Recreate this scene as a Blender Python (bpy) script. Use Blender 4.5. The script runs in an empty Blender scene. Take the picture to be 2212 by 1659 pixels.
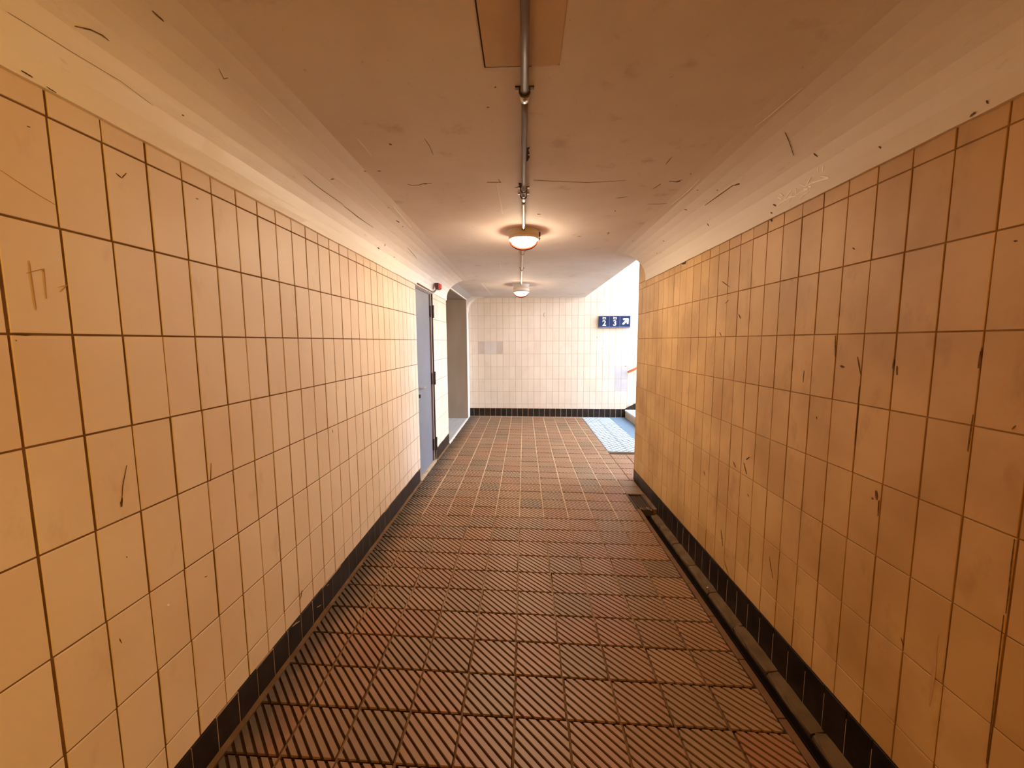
import bpy, bmesh, math, random
from mathutils import Vector, Matrix
random.seed(7)
sc = bpy.context.scene
C = sc.collection

# ------------------------------------------------------------------ camera
R_ = Vector((0.9995364574865644, 0.030046261752662156, -0.00490839178346273))
F_ = Vector((-0.030395687333029445, 0.9940073488053033, -0.10500234622428634))
U_ = Vector((0.0017240495242789584, 0.10510286711475904, 0.9944598609182249))
cam_d = bpy.data.cameras.new('camera')
cam = bpy.data.objects.new('camera', cam_d); C.objects.link(cam)
cam_d.sensor_width = 36.0; cam_d.lens = 14.169
cam_d.clip_start = 0.02
cam.matrix_world = Matrix(((R_.x, U_.x, -F_.x, 0), (R_.y, U_.y, -F_.y, 0), (R_.z, U_.z, -F_.z, 1.48), (0, 0, 0, 1)))
sc.camera = cam

# ------------------------------------------------------------------ sky, lamp power, exposure
SKY = 29.0             # bright blue-white sky over the stairs
LAMP = 225.0           # visible lamps, radiance of the opal globes
FILL_LAMP = 315.0      # unseen fill lamps added behind the viewer to light the near walls
world = bpy.data.worlds.new('sky'); sc.world = world; world.use_nodes = True
bg = world.node_tree.nodes['Background']
bg.inputs['Color'].default_value = (.64, .81, 1.06, 1); bg.inputs['Strength'].default_value = SKY
sc.view_settings.view_transform = 'Standard'; sc.view_settings.look = 'None'
sc.view_settings.gamma = 1.0; sc.view_settings.use_curve_mapping = False
sc.view_settings.exposure = 0.22
cy = sc.cycles
cy.max_bounces = 16; cy.diffuse_bounces = 12; cy.glossy_bounces = 4; cy.transparent_max_bounces = 8
cy.use_denoising = True
cy.sample_clamp_indirect = 6.0

# ------------------------------------------------------------------ materials
def mat(name, col, rough=0.6, var=None, scale=6.0, amount=0.5, spec=0.3, bump=0.0, bscale=60.0, metal=0.0, rnd=None, stretch=None, island=True):
    """col base; var second colour mixed in by noise; rnd list of (pos, colour) picked per piece"""
    m = bpy.data.materials.new(name); m.use_nodes = True
    nt = m.node_tree; N = nt.nodes; L = nt.links
    b = N['Principled BSDF']
    b.inputs['Roughness'].default_value = rough; b.inputs['Metallic'].default_value = metal
    b.inputs['Specular IOR Level'].default_value = spec
    b.inputs['Base Color'].default_value = (*col, 1)
    geo = N.new('ShaderNodeNewGeometry')
    src = None
    if rnd:
        oi = N.new('ShaderNodeObjectInfo')
        ad = N.new('ShaderNodeMath'); ad.operation = 'ADD'
        L.new(oi.outputs['Random'], ad.inputs[0])
        if island: L.new(geo.outputs['Random Per Island'], ad.inputs[1])
        else:
            at = N.new('ShaderNodeAttribute'); at.attribute_name = 'piece'; L.new(at.outputs['Fac'], ad.inputs[1])
        fr = N.new('ShaderNodeMath'); fr.operation = 'FRACT'; L.new(ad.outputs[0], fr.inputs[0])
        cr = N.new('ShaderNodeValToRGB'); L.new(fr.outputs[0], cr.inputs[0])
        el = cr.color_ramp.elements
        el[0].position = rnd[0][0]; el[0].color = (*rnd[0][1], 1)
        el[1].position = rnd[-1][0]; el[1].color = (*rnd[-1][1], 1)
        for p, c in rnd[1:-1]:
            e = el.new(p); e.color = (*c, 1)
        src = cr.outputs[0]
    vec = geo.outputs['Position']
    if stretch:
        mp = N.new('ShaderNodeMapping'); mp.inputs['Scale'].default_value = stretch
        L.new(vec, mp.inputs['Vector']); vec = mp.outputs[0]
    if var is not None:
        nz = N.new('ShaderNodeTexNoise'); nz.inputs['Scale'].default_value = scale; nz.inputs['Detail'].default_value = 6
        L.new(vec, nz.inputs['Vector'])
        rp = N.new('ShaderNodeValToRGB'); L.new(nz.outputs[0], rp.inputs[0])
        rp.color_ramp.elements[0].position = 0.42; rp.color_ramp.elements[1].position = 0.72
        mu = N.new('ShaderNodeMath'); mu.operation = 'MULTIPLY'; mu.inputs[1].default_value = amount
        L.new(rp.outputs[0], mu.inputs[0])
        mx = N.new('ShaderNodeMix'); mx.data_type = 'RGBA'
        L.new(mu.outputs[0], mx.inputs[0])
        if src: L.new(src, mx.inputs[6])
        else: mx.inputs[6].default_value = (*col, 1)
        mx.inputs[7].default_value = (*var, 1)
        src = mx.outputs[2]
    if src: L.new(src, b.inputs['Base Color'])
    if bump:
        n2 = N.new('ShaderNodeTexNoise'); n2.inputs['Scale'].default_value = bscale; n2.inputs['Detail'].default_value = 5
        L.new(vec, n2.inputs['Vector'])
        bp = N.new('ShaderNodeBump'); bp.inputs['Strength'].default_value = bump; bp.inputs['Distance'].default_value = 0.004
        L.new(n2.outputs[0], bp.inputs['Height']); L.new(bp.outputs[0], b.inputs['Normal'])
    return m

TILE = [(0.0, (.80, .65, .50)), (0.35, (.825, .69, .545)), (0.7, (.845, .72, .58)), (1.0, (.805, .66, .515))]
M_tile = mat('cream_wall_tile', (.78, .62, .46), .5, (.66, .47, .30), 2.0, .45, .75, .05, 25, rnd=TILE)
TILER = [(0.0, (.515, .305, .095)), (0.4, (.57, .35, .12)), (0.8, (.60, .37, .14)), (1.0, (.50, .29, .09))]  # stains plus the weaker, warmer light of the right wall, put into the tones
M_tile_r = mat('shaded_stained_wall_tile', (.70, .5, .28), .55, (.34, .175, .045), 2.6, .7, .6, .05, 25, rnd=TILER)
TILEB = [(0.0, (.685, .585, .475)), (0.4, (.71, .61, .505)), (0.75, (.72, .63, .53)), (1.0, (.675, .58, .48))]
M_tile_b = mat('pale_wall_tile', (.78, .63, .47), .42, (.61, .51, .41), 3.0, .5, .35, .04, 25, rnd=TILEB)
M_tile_grey = mat('greyed_wall_tile', (.50, .415, .35), .5, (.42, .335, .28), 5, .7, .3)
M_tile_pale = mat('bluish_wall_tile', (.585, .525, .475), .5, (.52, .46, .42), 5, .7, .3)
M_grout = mat('brown_grout', (.17, .088, .042), .95, (.27, .155, .08), 9, .8, .1)
M_grout_r = mat('tan_grout', (.26, .14, .055), .95, (.36, .22, .10), 9, .8, .1)
M_grout_b = mat('beige_grout', (.46, .34, .25), .95, (.56, .44, .34), 9, .8, .1)
M_ceil = mat('ceiling_paint', (.69, .63, .585), .8, (.54, .435, .36), 1.6, .6, .2, .12, 30, stretch=(1, 1, 1))
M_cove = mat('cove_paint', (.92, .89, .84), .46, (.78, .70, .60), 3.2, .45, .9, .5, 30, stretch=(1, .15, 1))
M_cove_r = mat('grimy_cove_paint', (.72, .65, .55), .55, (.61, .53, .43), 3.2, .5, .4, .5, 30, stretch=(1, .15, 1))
M_ridge = mat('pale_ridge', (.84, .76, .66), .7)  # ridges paler than the paint around them
M_white = mat('white_plaster', (.86, .84, .79), .75, (.78, .74, .68), 4, .5, .2, .1, 40)
M_skirt = mat('black_brown_skirting_tile', (.012, .006, .005), .4, (.04, .027, .022), 14, .5, .3, rnd=[(0, (.009, .005, .004)), (.5, (.016, .009, .007)), (1, (.011, .007, .006))])
M_skirtj = mat('cream_joint', (.42, .31, .21), .95)
M_skirtj_d = mat('dull_joint', (.40, .29, .19), .95)
FL = [(0.0, (0.282, 0.155, 0.082)), (.16, (0.273, 0.122, 0.063)), (.30, (0.290, 0.162, 0.086)), (.45, (0.233, 0.134, 0.070)), (.58, (0.299, 0.143, 0.073)), (.72, (0.273, 0.158, 0.086)), (.86, (0.189, 0.115, 0.062)), (.93, (0.308, 0.174, 0.098)), (1.0, (0.273, 0.131, 0.067))]
M_floor = mat('ribbed_terracotta', (.4, .23, .11), .46, (.20, .13, .07), 5, .55, .65, .1, 120, rnd=FL, island=False)
def spots(m, scale, lo, hi, amount, col, stretch=(1, 1, 1)):
    nt = m.node_tree; N = nt.nodes; L = nt.links; b = N['Principled BSDF']; src = b.inputs['Base Color'].links[0].from_socket
    geo = N.new('ShaderNodeNewGeometry'); mp = N.new('ShaderNodeMapping'); mp.inputs['Scale'].default_value = stretch; mp.inputs['Location'].default_value = (3.1, 7.7, 1.3)
    L.new(geo.outputs['Position'], mp.inputs[0])
    nz = N.new('ShaderNodeTexNoise'); nz.inputs['Scale'].default_value = scale; nz.inputs['Detail'].default_value = 7; nz.inputs['Roughness'].default_value = .62; L.new(mp.outputs[0], nz.inputs['Vector'])
    mr = N.new('ShaderNodeMapRange'); L.new(nz.outputs[0], mr.inputs[0]); mr.inputs[1].default_value = lo; mr.inputs[2].default_value = hi; mr.inputs[3].default_value = 0; mr.inputs[4].default_value = amount
    mx = N.new('ShaderNodeMix'); mx.data_type = 'RGBA'; L.new(mr.outputs[0], mx.inputs[0]); L.new(src, mx.inputs[6]); mx.inputs[7].default_value = (*col, 1)
    L.new(mx.outputs[2], b.inputs['Base Color'])
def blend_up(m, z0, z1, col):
    '''paints in the shading of the cove: white lower paint turns to ceiling tone going up'''
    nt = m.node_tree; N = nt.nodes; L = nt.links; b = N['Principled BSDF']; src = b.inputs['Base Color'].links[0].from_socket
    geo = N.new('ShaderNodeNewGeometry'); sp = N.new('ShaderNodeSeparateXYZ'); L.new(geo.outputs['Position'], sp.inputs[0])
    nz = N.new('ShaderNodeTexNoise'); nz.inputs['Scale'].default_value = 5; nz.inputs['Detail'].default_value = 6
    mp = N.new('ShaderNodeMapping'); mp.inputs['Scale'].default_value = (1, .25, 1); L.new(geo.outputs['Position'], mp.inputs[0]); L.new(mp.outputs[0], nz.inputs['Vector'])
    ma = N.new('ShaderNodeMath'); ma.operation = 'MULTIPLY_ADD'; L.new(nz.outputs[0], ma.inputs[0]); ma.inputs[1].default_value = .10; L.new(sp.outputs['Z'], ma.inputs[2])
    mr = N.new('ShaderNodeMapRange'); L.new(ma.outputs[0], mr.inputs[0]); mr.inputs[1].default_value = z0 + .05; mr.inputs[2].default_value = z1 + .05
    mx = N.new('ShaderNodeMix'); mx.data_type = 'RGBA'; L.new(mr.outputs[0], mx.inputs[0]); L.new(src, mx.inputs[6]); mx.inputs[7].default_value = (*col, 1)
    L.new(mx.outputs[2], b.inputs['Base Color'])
blend_up(M_cove, 2.19, 2.33, (.67, .605, .555)); blend_up(M_cove_r, 2.19, 2.33, (.65, .585, .525))  # shading between cove and ceiling put into the cove colours
spots(M_ceil, 6, .60, .74, .5, (.40, .29, .22)); spots(M_ceil, 30, .66, .74, .45, (.34, .24, .17))
spots(M_cove, 26, .64, .74, .45, (.55, .46, .37), (1, .3, 1)); spots(M_cove_r, 26, .64, .74, .45, (.42, .34, .26), (1, .3, 1))
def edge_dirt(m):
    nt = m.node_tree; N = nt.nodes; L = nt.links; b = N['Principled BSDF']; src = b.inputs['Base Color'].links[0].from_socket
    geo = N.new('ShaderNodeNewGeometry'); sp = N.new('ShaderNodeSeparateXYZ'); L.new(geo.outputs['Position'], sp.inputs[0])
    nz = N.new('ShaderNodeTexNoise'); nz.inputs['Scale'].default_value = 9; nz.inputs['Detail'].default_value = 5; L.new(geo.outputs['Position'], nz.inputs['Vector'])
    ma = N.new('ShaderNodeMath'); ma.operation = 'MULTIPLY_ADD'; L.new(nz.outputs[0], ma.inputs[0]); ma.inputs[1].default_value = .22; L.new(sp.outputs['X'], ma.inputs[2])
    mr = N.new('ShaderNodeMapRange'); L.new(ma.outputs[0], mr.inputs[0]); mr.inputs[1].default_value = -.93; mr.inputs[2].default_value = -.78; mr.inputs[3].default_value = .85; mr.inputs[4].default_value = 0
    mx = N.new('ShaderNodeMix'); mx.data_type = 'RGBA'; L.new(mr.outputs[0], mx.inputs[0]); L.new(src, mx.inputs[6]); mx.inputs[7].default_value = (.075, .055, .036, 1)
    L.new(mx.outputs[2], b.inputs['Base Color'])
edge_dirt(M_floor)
spots(M_tile_r, 9, .57, .75, .5, (.27, .13, .035), (1, 1, .5)); spots(M_tile, 9, .60, .76, .35, (.50, .33, .19), (1, 1, .5)); spots(M_tile_b, 8, .58, .74, .4, (.52, .44, .37), (1, 1, .5))
M_floor_d = mat('dirty_terracotta', (.14, .085, .045), .8, (.30, .17, .08), 7, .6, .2, .1, 120)
M_groove = mat('dark_groove_base', (.055, .028, .014), .95, (.10, .055, .03), 8, .5, .1)  # darker base showing in the grooves and open joints
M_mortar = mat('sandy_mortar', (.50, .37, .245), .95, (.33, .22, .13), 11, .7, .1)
M_mortar_d = mat('dark_mortar', (.125, .07, .034), .95, (.22, .13, .07), 11, .7, .1)
M_mortar_m = mat('tan_mortar', (.25, .165, .095), .95, (.16, .095, .05), 11, .7, .1)
M_edge = mat('plain_terracotta_edge', (.155, .082, .04), .75, (.11, .055, .027), 9, .7, .2)
M_chan = mat('gutter_dirt_and_shade', (.022, .012, .007), .9, (.04, .024, .013), 12, .5, .1)  # gutter dirt, with the deep shade of the channel put into the black
M_stone = mat('gutter_concrete', (.155, .10, .052), .9, (.085, .05, .026), 14, .8, .15, .5, 60)
M_iron = mat('rusty_cast_iron', (.07, .045, .032), .7, (.13, .08, .05), 30, .6, .4)
M_leaf = mat('dry_leaf_litter', (.22, .14, .06), .9, (.12, .07, .03), 40, .6)
M_door = mat('grey_blue_door_paint', (.17, .175, .20), .5, (.145, .15, .175), 5, .6, .4, .05, 40)
M_frame = mat('brown_grey_frame', (.30, .25, .23), .5)
M_dark = mat('dark_gap_backing', (.025, .015, .013), .7)
M_hinge = mat('dark_bronze_hinge', (.05, .028, .02), .5, (.08, .05, .03), 30, .5, .5)
M_chrome = mat('brushed_steel', (.62, .62, .62), .3, metal=1.0)
M_steel = mat('bronzed_steel_cladding', (.36, .29, .225), .45, (.28, .22, .165), 4, .6, metal=.15, stretch=(1, 1, .3))
M_header = mat('grey_header_paint', (.42, .415, .41), .6)
M_plate = mat('ribbed_grey_metal', (.50, .50, .50), .5, metal=.4)
M_pipe = mat('brown_painted_conduit', (.15, .105, .072), .5, (.10, .065, .042), 9, .5, .4)
M_pipe_f = mat('pale_painted_conduit', (.46, .37, .30), .5, (.34, .25, .2), 9, .5, .4)
M_pipe_d = mat('brown_conduit', (.24, .15, .10), .5)
M_flake = mat('bare_dark_plaster', (.06, .03, .018), .95)
M_hatch = mat('yellowed_panel_paint', (.58, .44, .29), .75, (.48, .34, .21), 5, .6, .2, .1, 40)
M_seam = mat('dark_seam', (.05, .028, .015), .95)
M_lamp = mat('cream_lamp_enamel', (.62, .52, .38), .4)
M_sign = mat('navy_enamel', (.006, .016, .062), .5, (.009, .024, .085), 8, .5, .2)
M_signedge = mat('pale_blue_edge', (.13, .14, .26), .4)
M_signw = mat('white_enamel', (.90, .92, .88), .4)
M_red = mat('red_beacon_lens', (.75, .06, .06), .2, spec=.5)
M_redd = mat('dark_red_housing', (.075, .028, .022), .5)
M_rail = mat('terracotta_handrail_paint', (.62, .17, .06), .4)
M_conc = mat('stair_concrete', (.55, .45, .34), .85, (.45, .36, .26), 9, .6, .2)
M_tread = mat('pale_stair_tread', (.66, .62, .56), .8, (.62, .59, .55), 9, .5)
M_tac = mat('pale_tactile_tile', (.40, .44, .44), .75, (.34, .39, .40), 9, .5, rnd=[(0, (.38, .43, .43)), (1, (.43, .46, .45))], spec=.2)
M_stud = mat('blue_grey_stud', (.075, .125, .20), .7)  # studs darker and bluer than the tile they stand on
M_strip = mat('blue_grey_paving', (.105, .15, .20), .8, (.085, .125, .17), 9, .5)
M_tag = mat('white_marker', (.98, .965, .93), .5)
M_mark = mat('dark_scuff', (.10, .05, .022), .9, (.26, .15, .07), 60, .8)
M_faint = mat('faint_scratch', (.50, .30, .14), .7)
M_faintb = mat('faint_violet_scribble', (.58, .46, .42), .9)
M_ink = mat('blue_black_ink', (.05, .04, .07), .8)
M_butt = mat('white_paper', (.80, .74, .62), .8)

def emit_mat(name, col, strength):
    m = bpy.data.materials.new(name); m.use_nodes = True
    nt = m.node_tree; nt.nodes.remove(nt.nodes['Principled BSDF'])
    e = nt.nodes.new('ShaderNodeEmission'); e.inputs[0].default_value = (*col, 1); e.inputs[1].default_value = strength
    nt.links.new(e.outputs[0], nt.nodes['Material Output'].inputs[0]); return m
M_glow = emit_mat('opal_globe_lit', (1.0, .85, .60), LAMP)
M_glow_fill = emit_mat('fill_globe_lit', (1.0, .56, .10), FILL_LAMP)
def glass_mat():
    m = bpy.data.materials.new('clear_lamp_glass'); m.use_nodes = True
    nt = m.node_tree; nt.nodes.remove(nt.nodes['Principled BSDF'])
    t = nt.nodes.new('ShaderNodeBsdfTransparent'); t.inputs[0].default_value = (.98, .93, .90, 1)
    g = nt.nodes.new('ShaderNodeBsdfGlossy'); g.inputs['Roughness'].default_value = .05; g.inputs[0].default_value = (.10, .028, .022, 1)
    f = nt.nodes.new('ShaderNodeFresnel'); f.inputs[0].default_value = 1.45
    x = nt.nodes.new('ShaderNodeMixShader')
    lw = nt.nodes.new('ShaderNodeLayerWeight'); lw.inputs[0].default_value = .35
    tm = nt.nodes.new('ShaderNodeMix'); tm.data_type = 'RGBA'; tm.inputs[6].default_value = (.98, .95, .92, 1); tm.inputs[7].default_value = (.95, .45, .40, 1)
    nt.links.new(lw.outputs['Facing'], tm.inputs[0]); nt.links.new(tm.outputs[2], t.inputs[0])
    nt.links.new(f.outputs[0], x.inputs[0]); nt.links.new(t.outputs[0], x.inputs[1]); nt.links.new(g.outputs[0], x.inputs[2])
    nt.links.new(x.outputs[0], nt.nodes['Material Output'].inputs[0]); return m
M_glass = glass_mat()

# ------------------------------------------------------------------ mesh helpers
class MB:
    def __init__(s): s.v = []; s.f = []
    def add(s, vs, fs):
        o = len(s.v); s.v += [tuple(q) for q in vs]; s.f += [tuple(i + o for i in f) for f in fs]; return s
    def box(s, x0, x1, y0, y1, z0, z1):
        return s.add([(x0,y0,z0),(x1,y0,z0),(x1,y1,z0),(x0,y1,z0),(x0,y0,z1),(x1,y0,z1),(x1,y1,z1),(x0,y1,z1)],
                     [(0,3,2,1),(4,5,6,7),(0,1,5,4),(1,2,6,5),(2,3,7,6),(3,0,4,7)])
    def frustum(s, o, u, v, n, hu, hv, b, d):
        """tile: centre o on the face plane, half sizes hu hv, bevel b, body depth d"""
        o, u, v, n = Vector(o), Vector(u), Vector(v), Vector(n)
        P = []
        for (a, c, w) in ((hu, hv, -d), (hu, hv, -b), (hu - b, hv - b, 0)):
            for su, sv in ((-1,-1),(1,-1),(1,1),(-1,1)): P.append(o + u*(a*su) + v*(c*sv) + n*w)
        F = [(8,9,10,11)]
        for r in (0, 4):
            for i in range(4): j = (i+1) % 4; F.append((r+i, r+j, r+4+j, r+4+i))
        return s.add(P, F)
    def prism_y(s, poly, y0, y1, n=1, jit=None):
        k = len(poly); V = []
        for a in range(n + 1):
            y = y0 + (y1 - y0) * a / n
            for i, (x, z) in enumerate(poly):
                dx = dz = 0
                if jit and i < jit[0]: dx = random.uniform(-1, 1) * jit[1]; dz = random.uniform(-1, 1) * jit[1]
                V.append((x + dx, y, z + dz))
        F = [tuple(range(k))[::-1], tuple(range(n*k, n*k + k))]
        for a in range(n):
            for i in range(k): j = (i+1) % k; F.append((a*k+i, a*k+j, (a+1)*k+j, (a+1)*k+i))
        return s.add(V, F)
    def tube(s, pts, r, seg=8, cap=True):
        pts = [Vector(p) for p in pts]; V = []; n = len(pts)
        for i, p in enumerate(pts):
            t = (pts[min(i+1, n-1)] - pts[max(i-1, 0)]).normalized()
            a = t.cross(Vector((0, 0, 1)));  a = a if a.length > .1 else t.cross(Vector((1, 0, 0)))
            a.normalize(); b = t.cross(a).normalized()
            rr = r[i] if isinstance(r, (list, tuple)) else r
            for k in range(seg): th = 2*math.pi*k/seg; V.append(p + a*(rr*math.cos(th)) + b*(rr*math.sin(th)))
        F = []
        for i in range(n-1):
            for k in range(seg): l = (k+1) % seg; F.append((i*seg+k, i*seg+l, (i+1)*seg+l, (i+1)*seg+k))
        if cap: F += [tuple(range(seg))[::-1], tuple(range((n-1)*seg, n*seg))]
        return s.add(V, F)
    def lathe(s, prof, c, seg=32, cap0=True, cap1=True):
        cx, cy_, cz = c; V = []; n = len(prof)
        for (r, z) in prof:
            for k in range(seg): th = 2*math.pi*k/seg; V.append((cx + r*math.cos(th), cy_ + r*math.sin(th), cz + z))
        F = []
        for i in range(n-1):
            for k in range(seg): l = (k+1) % seg; F.append((i*seg+k, i*seg+l, (i+1)*seg+l, (i+1)*seg+k))
        if cap0: F.append(tuple(range(seg))[::-1])
        if cap1: F.append(tuple(range((n-1)*seg, n*seg)))
        return s.add(V, F)
    def plate(s, poly, n0, d):
        """poly: 3-D outline, n0: outward normal, d thickness"""
        n0 = Vector(n0); k = len(poly); P = [Vector(p) for p in poly]
        V = [p + n0*d for p in P] + P
        F = [tuple(range(k)), tuple(range(k, 2*k))[::-1]]
        for i in range(k): j = (i+1) % k; F.append((i, i+k, j+k, j))
        return s.add(V, F)
    def ribbon(s, pts, nrm, w, h):
        P = [Vector(p) for p in pts]; n = len(P); V = []
        for i, p in enumerate(P):
            t = (P[min(i+1, n-1)] - P[max(i-1, 0)]).normalized(); nn = nrm[i]
            sd = t.cross(nn).normalized()
            ww = w * (.55 if i in (0, n-1) and n > 2 else 1.0) * .5
            V += [p - sd*ww - nn*.0006, p - sd*ww*.8 + nn*h, p + sd*ww*.8 + nn*h, p + sd*ww - nn*.0006]
        F = []
        for i in range(n-1):
            for k in range(3): F.append((i*4+k, i*4+k+1, (i+1)*4+k+1, (i+1)*4+k))
        F += [(0, 1, 2, 3), ((n-1)*4+3, (n-1)*4+2, (n-1)*4+1, (n-1)*4)]
        return s.add(V, F)
    def mesh(s, name, m, smooth=False):
        me = bpy.data.meshes.new(name); me.from_pydata(s.v, [], s.f)
        bm = bmesh.new(); bm.from_mesh(me); bmesh.ops.recalc_face_normals(bm, faces=bm.faces[:]); bm.to_mesh(me); bm.free()
        if m: me.materials.append(m)
        if smooth:
            me.polygons.foreach_set('use_smooth', [True]*len(me.polygons))
        me.update(); return me
    def obj(s, name, m, parent=None, smooth=False, loc=None):
        return link(name, s.mesh(name, m, smooth), parent, loc)
def link(name, me, parent=None, loc=None):
    o = bpy.data.objects.new(name, me); C.objects.link(o)
    if parent: o.parent = parent
    if loc: o.location = loc
    return o
def thing(name, label, cat, loc=(0,0,0), group=None, kind=None):
    o = bpy.data.objects.new(name, None); C.objects.link(o); o.location = loc; o.empty_display_size = .1
    return tag(o, label, cat, group, kind)
def tag(o, label, cat=None, group=None, kind=None):
    o['label'] = label
    if cat: o['category'] = cat
    if group: o['group'] = group
    if kind: o['kind'] = kind
    return o
def stuff(o, label=None):
    o['kind'] = 'stuff'
    if label: o['label'] = label
    return o

# ------------------------------------------------------------------ measured dimensions (metres)
WL, WR, D = -1.0993, 1.1893, 8.01          # tile faces of the side walls, tile face of the end wall
TA, TR = 0.12294, 0.25                      # wall tile pitch along / up
ZR = 1.501                                  # a horizontal joint of the side walls
ZRB = 1.4836                                # the same joint on the end wall
YL0, YR0, XB0 = 0.8341, 1.0870, -0.7892     # first vertical joints
YREAR = -7.0
ZC = 2.33
DOOR0, DOOR1, DOORZ = 4.125, 4.885, 2.075
REC0, REC1, RECZ = 5.73, 7.715, 2.275
SLABX = 1.186                               # edge of the flat ceiling at the stairs
YSTAIR = 4.387
def floor_z(x, y): return .006 - .0115*x - .003*y

# ------------------------------------------------------------------ floor
fl = MB()
fl.box(WL-.3, 1.036, YREAR-.2, 3.52, -.30, -.018)
fl.box(WL-.3, 1.002, 3.52, 3.90, -.30, -.018)
fl.box(WL-.3, 1.4, 3.90, 5.2, -.30, -.018)
fl.box(WL-.3, 9.0, 5.2, D+.3, -.30, -.018)
fl.box(1.4, 9.0, 4.2, 5.2, -.30, -.018)
fl.box(1.0, WR+.25, YREAR-.2, 3.90, -.30, -.14)
floor = fl.obj('floor', M_groove)
tag(floor, 'ribbed terracotta tile floor of the passage', None, None, 'structure')
floor.location = (0, 0, .006); floor.rotation_euler = (-.003, .0115, 0)
TW, TH = .2000, .1925
def rib_mesh(name, w, h, m, ph=0.0):
    """floor tile: body with 45 degree ribs standing on it"""
    b = MB(); b.frustum((0, 0, -.0082), (1,0,0), (0,1,0), (0,0,1), w/2, h/2, .001, .012); nbody = len(b.f)
    p = .0405; g = .0136      # pitch and groove along the tile edge
    def clip(poly, a, b_, c):  # keep a*x+b*y<=c
        out = []
        for i in range(len(poly)):
            P, Q = poly[i], poly[(i+1) % len(poly)]
            dp = a*P[0]+b_*P[1]-c; dq = a*Q[0]+b_*Q[1]-c
            if dp <= 0: out.append(P)
            if dp*dq < 0: t = dp/(dp-dq); out.append((P[0]+t*(Q[0]-P[0]), P[1]+t*(Q[1]-P[1])))
        return out
    k = -8
    while k < 8:
        lo = k*p + g/2 + ph; hi = (k+1)*p - g/2 + ph
        poly = [(-w/2,-h/2),(w/2,-h/2),(w/2,h/2),(-w/2,h/2)]
        poly = clip(poly, 1, 1, hi); poly = clip(poly, -1, -1, -lo) if poly else poly
        if len(poly) >= 3:
            a = sum((poly[i][0]*poly[(i+1)%len(poly)][1]-poly[(i+1)%len(poly)][0]*poly[i][1]) for i in range(len(poly)))/2
            if abs(a) > 8e-5:
                n = len(poly); c = (sum(q[0] for q in poly)/n, sum(q[1] for q in poly)/n)
                top = []
                for q in poly:
                    dx, dy = q[0]-c[0], q[1]-c[1]; l = math.hypot(dx, dy) or 1
                    top.append((q[0]-dx/l*.0012, q[1]-dy/l*.0012, 0))
                V = [(q[0], q[1], -.0085) for q in poly] + top
                b.add(V, [tuple(range(n, 2*n))] + [(i, (i+1)%n, n+(i+1)%n, n+i) for i in range(n)])
        k += 1
    me = b.mesh(name, m); me.materials.append(M_groove)
    for q in me.polygons[:nbody] if nbody else []: q.material_index = 1
    return me
rib_full = [rib_mesh('tile', TW, TH, M_floor, ph) for ph in (0, .0025, -.0025)]
rib_dirty = rib_mesh('tile', .2, TH, M_floor_d)
CX = [-.042 + .2085*c for c in range(-5, 6)]
def row_y(r, x): return 1.446 + .2035*r - .026*x
def put_rib(me, x, y):
    o = link('tile', me, floor, (x, y, random.uniform(-.0015, .0008)))
    o.rotation_euler = (random.uniform(-.004, .004), random.uniform(-.004, .004), -.026 + random.uniform(-.004, .004)); return o
def join_ribs(list_, name, w=TW, h=TH, m=M_floor):
    b = MB(); base = rib_full[0]
    vs = [v.co.copy() for v in base.vertices]; fs = [tuple(q.vertices) for q in base.polygons]
    for x, y, sx in list_:
        b.add([(x + v.x*sx, y + v.y - .026*v.x*sx, v.z + random.uniform(-.0004, .0004)) for v in vs], fs)
    o = stuff(b.obj(name, m, floor)); me = o.data; me.materials.append(M_groove)
    k = len(base.polygons); mi = [q.material_index for q in base.polygons]
    me.polygons.foreach_set('material_index', mi*len(list_))
    at = me.attributes.new('piece', 'FLOAT', 'FACE'); vals = []
    for _ in list_: vals += [random.random()]*k
    at.data.foreach_set('value', vals)
    return o
joined = []
for r in range(-33, 32):
    for c in range(10):
        x = (CX[c] + CX[c+1]) / 2 + random.uniform(-.002, .002); y = row_y(r + .5, x)
        if y > D - .1: continue
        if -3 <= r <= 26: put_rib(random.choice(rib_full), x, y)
        else: joined.append((x, y, 1.0))
for r in range(12, 32):                         # right of the tenth column: beside the wall, then out to the stairs
    y = row_y(r + .5, 1.1)
    if y > D - .1: continue
    if y < 3.95: continue
    if y < 4.25: joined.append((1.093, y, .86)); continue
    joined.append((1.072, y, .66))
    if y < 5.35:
        for k in range(4): joined.append((1.245 + .2085*k, y, 1.0))
join_ribs(joined, 'small_floor_tiles')
MOS = [(YREAR, 2.0, M_mortar_d, -.0045), (2.0, 3.3, M_mortar_m, -.0035), (3.3, D, M_mortar, -.0025)]  # mortar darker at the near end, paler towards the end wall
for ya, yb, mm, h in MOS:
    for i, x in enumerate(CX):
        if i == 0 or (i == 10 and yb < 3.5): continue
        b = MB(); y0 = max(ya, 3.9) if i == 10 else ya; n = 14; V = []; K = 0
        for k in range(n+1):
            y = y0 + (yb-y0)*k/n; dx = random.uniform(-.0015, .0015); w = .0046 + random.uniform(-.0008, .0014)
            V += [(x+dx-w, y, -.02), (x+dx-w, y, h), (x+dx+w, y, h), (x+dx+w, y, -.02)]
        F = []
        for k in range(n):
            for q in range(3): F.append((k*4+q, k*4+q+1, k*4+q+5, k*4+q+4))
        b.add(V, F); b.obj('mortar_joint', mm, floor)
fi = MB(); fi.prism_y([(WL, .012), (WL+.018, -.001), (WL+.018, -.02), (WL, -.02)], YREAR, DOOR0, 90, (2, .002))
fi.prism_y([(WL, .012), (WL+.018, -.001), (WL+.018, -.02), (WL, -.02)], DOOR1, REC0, 8, (2, .002))
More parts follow.
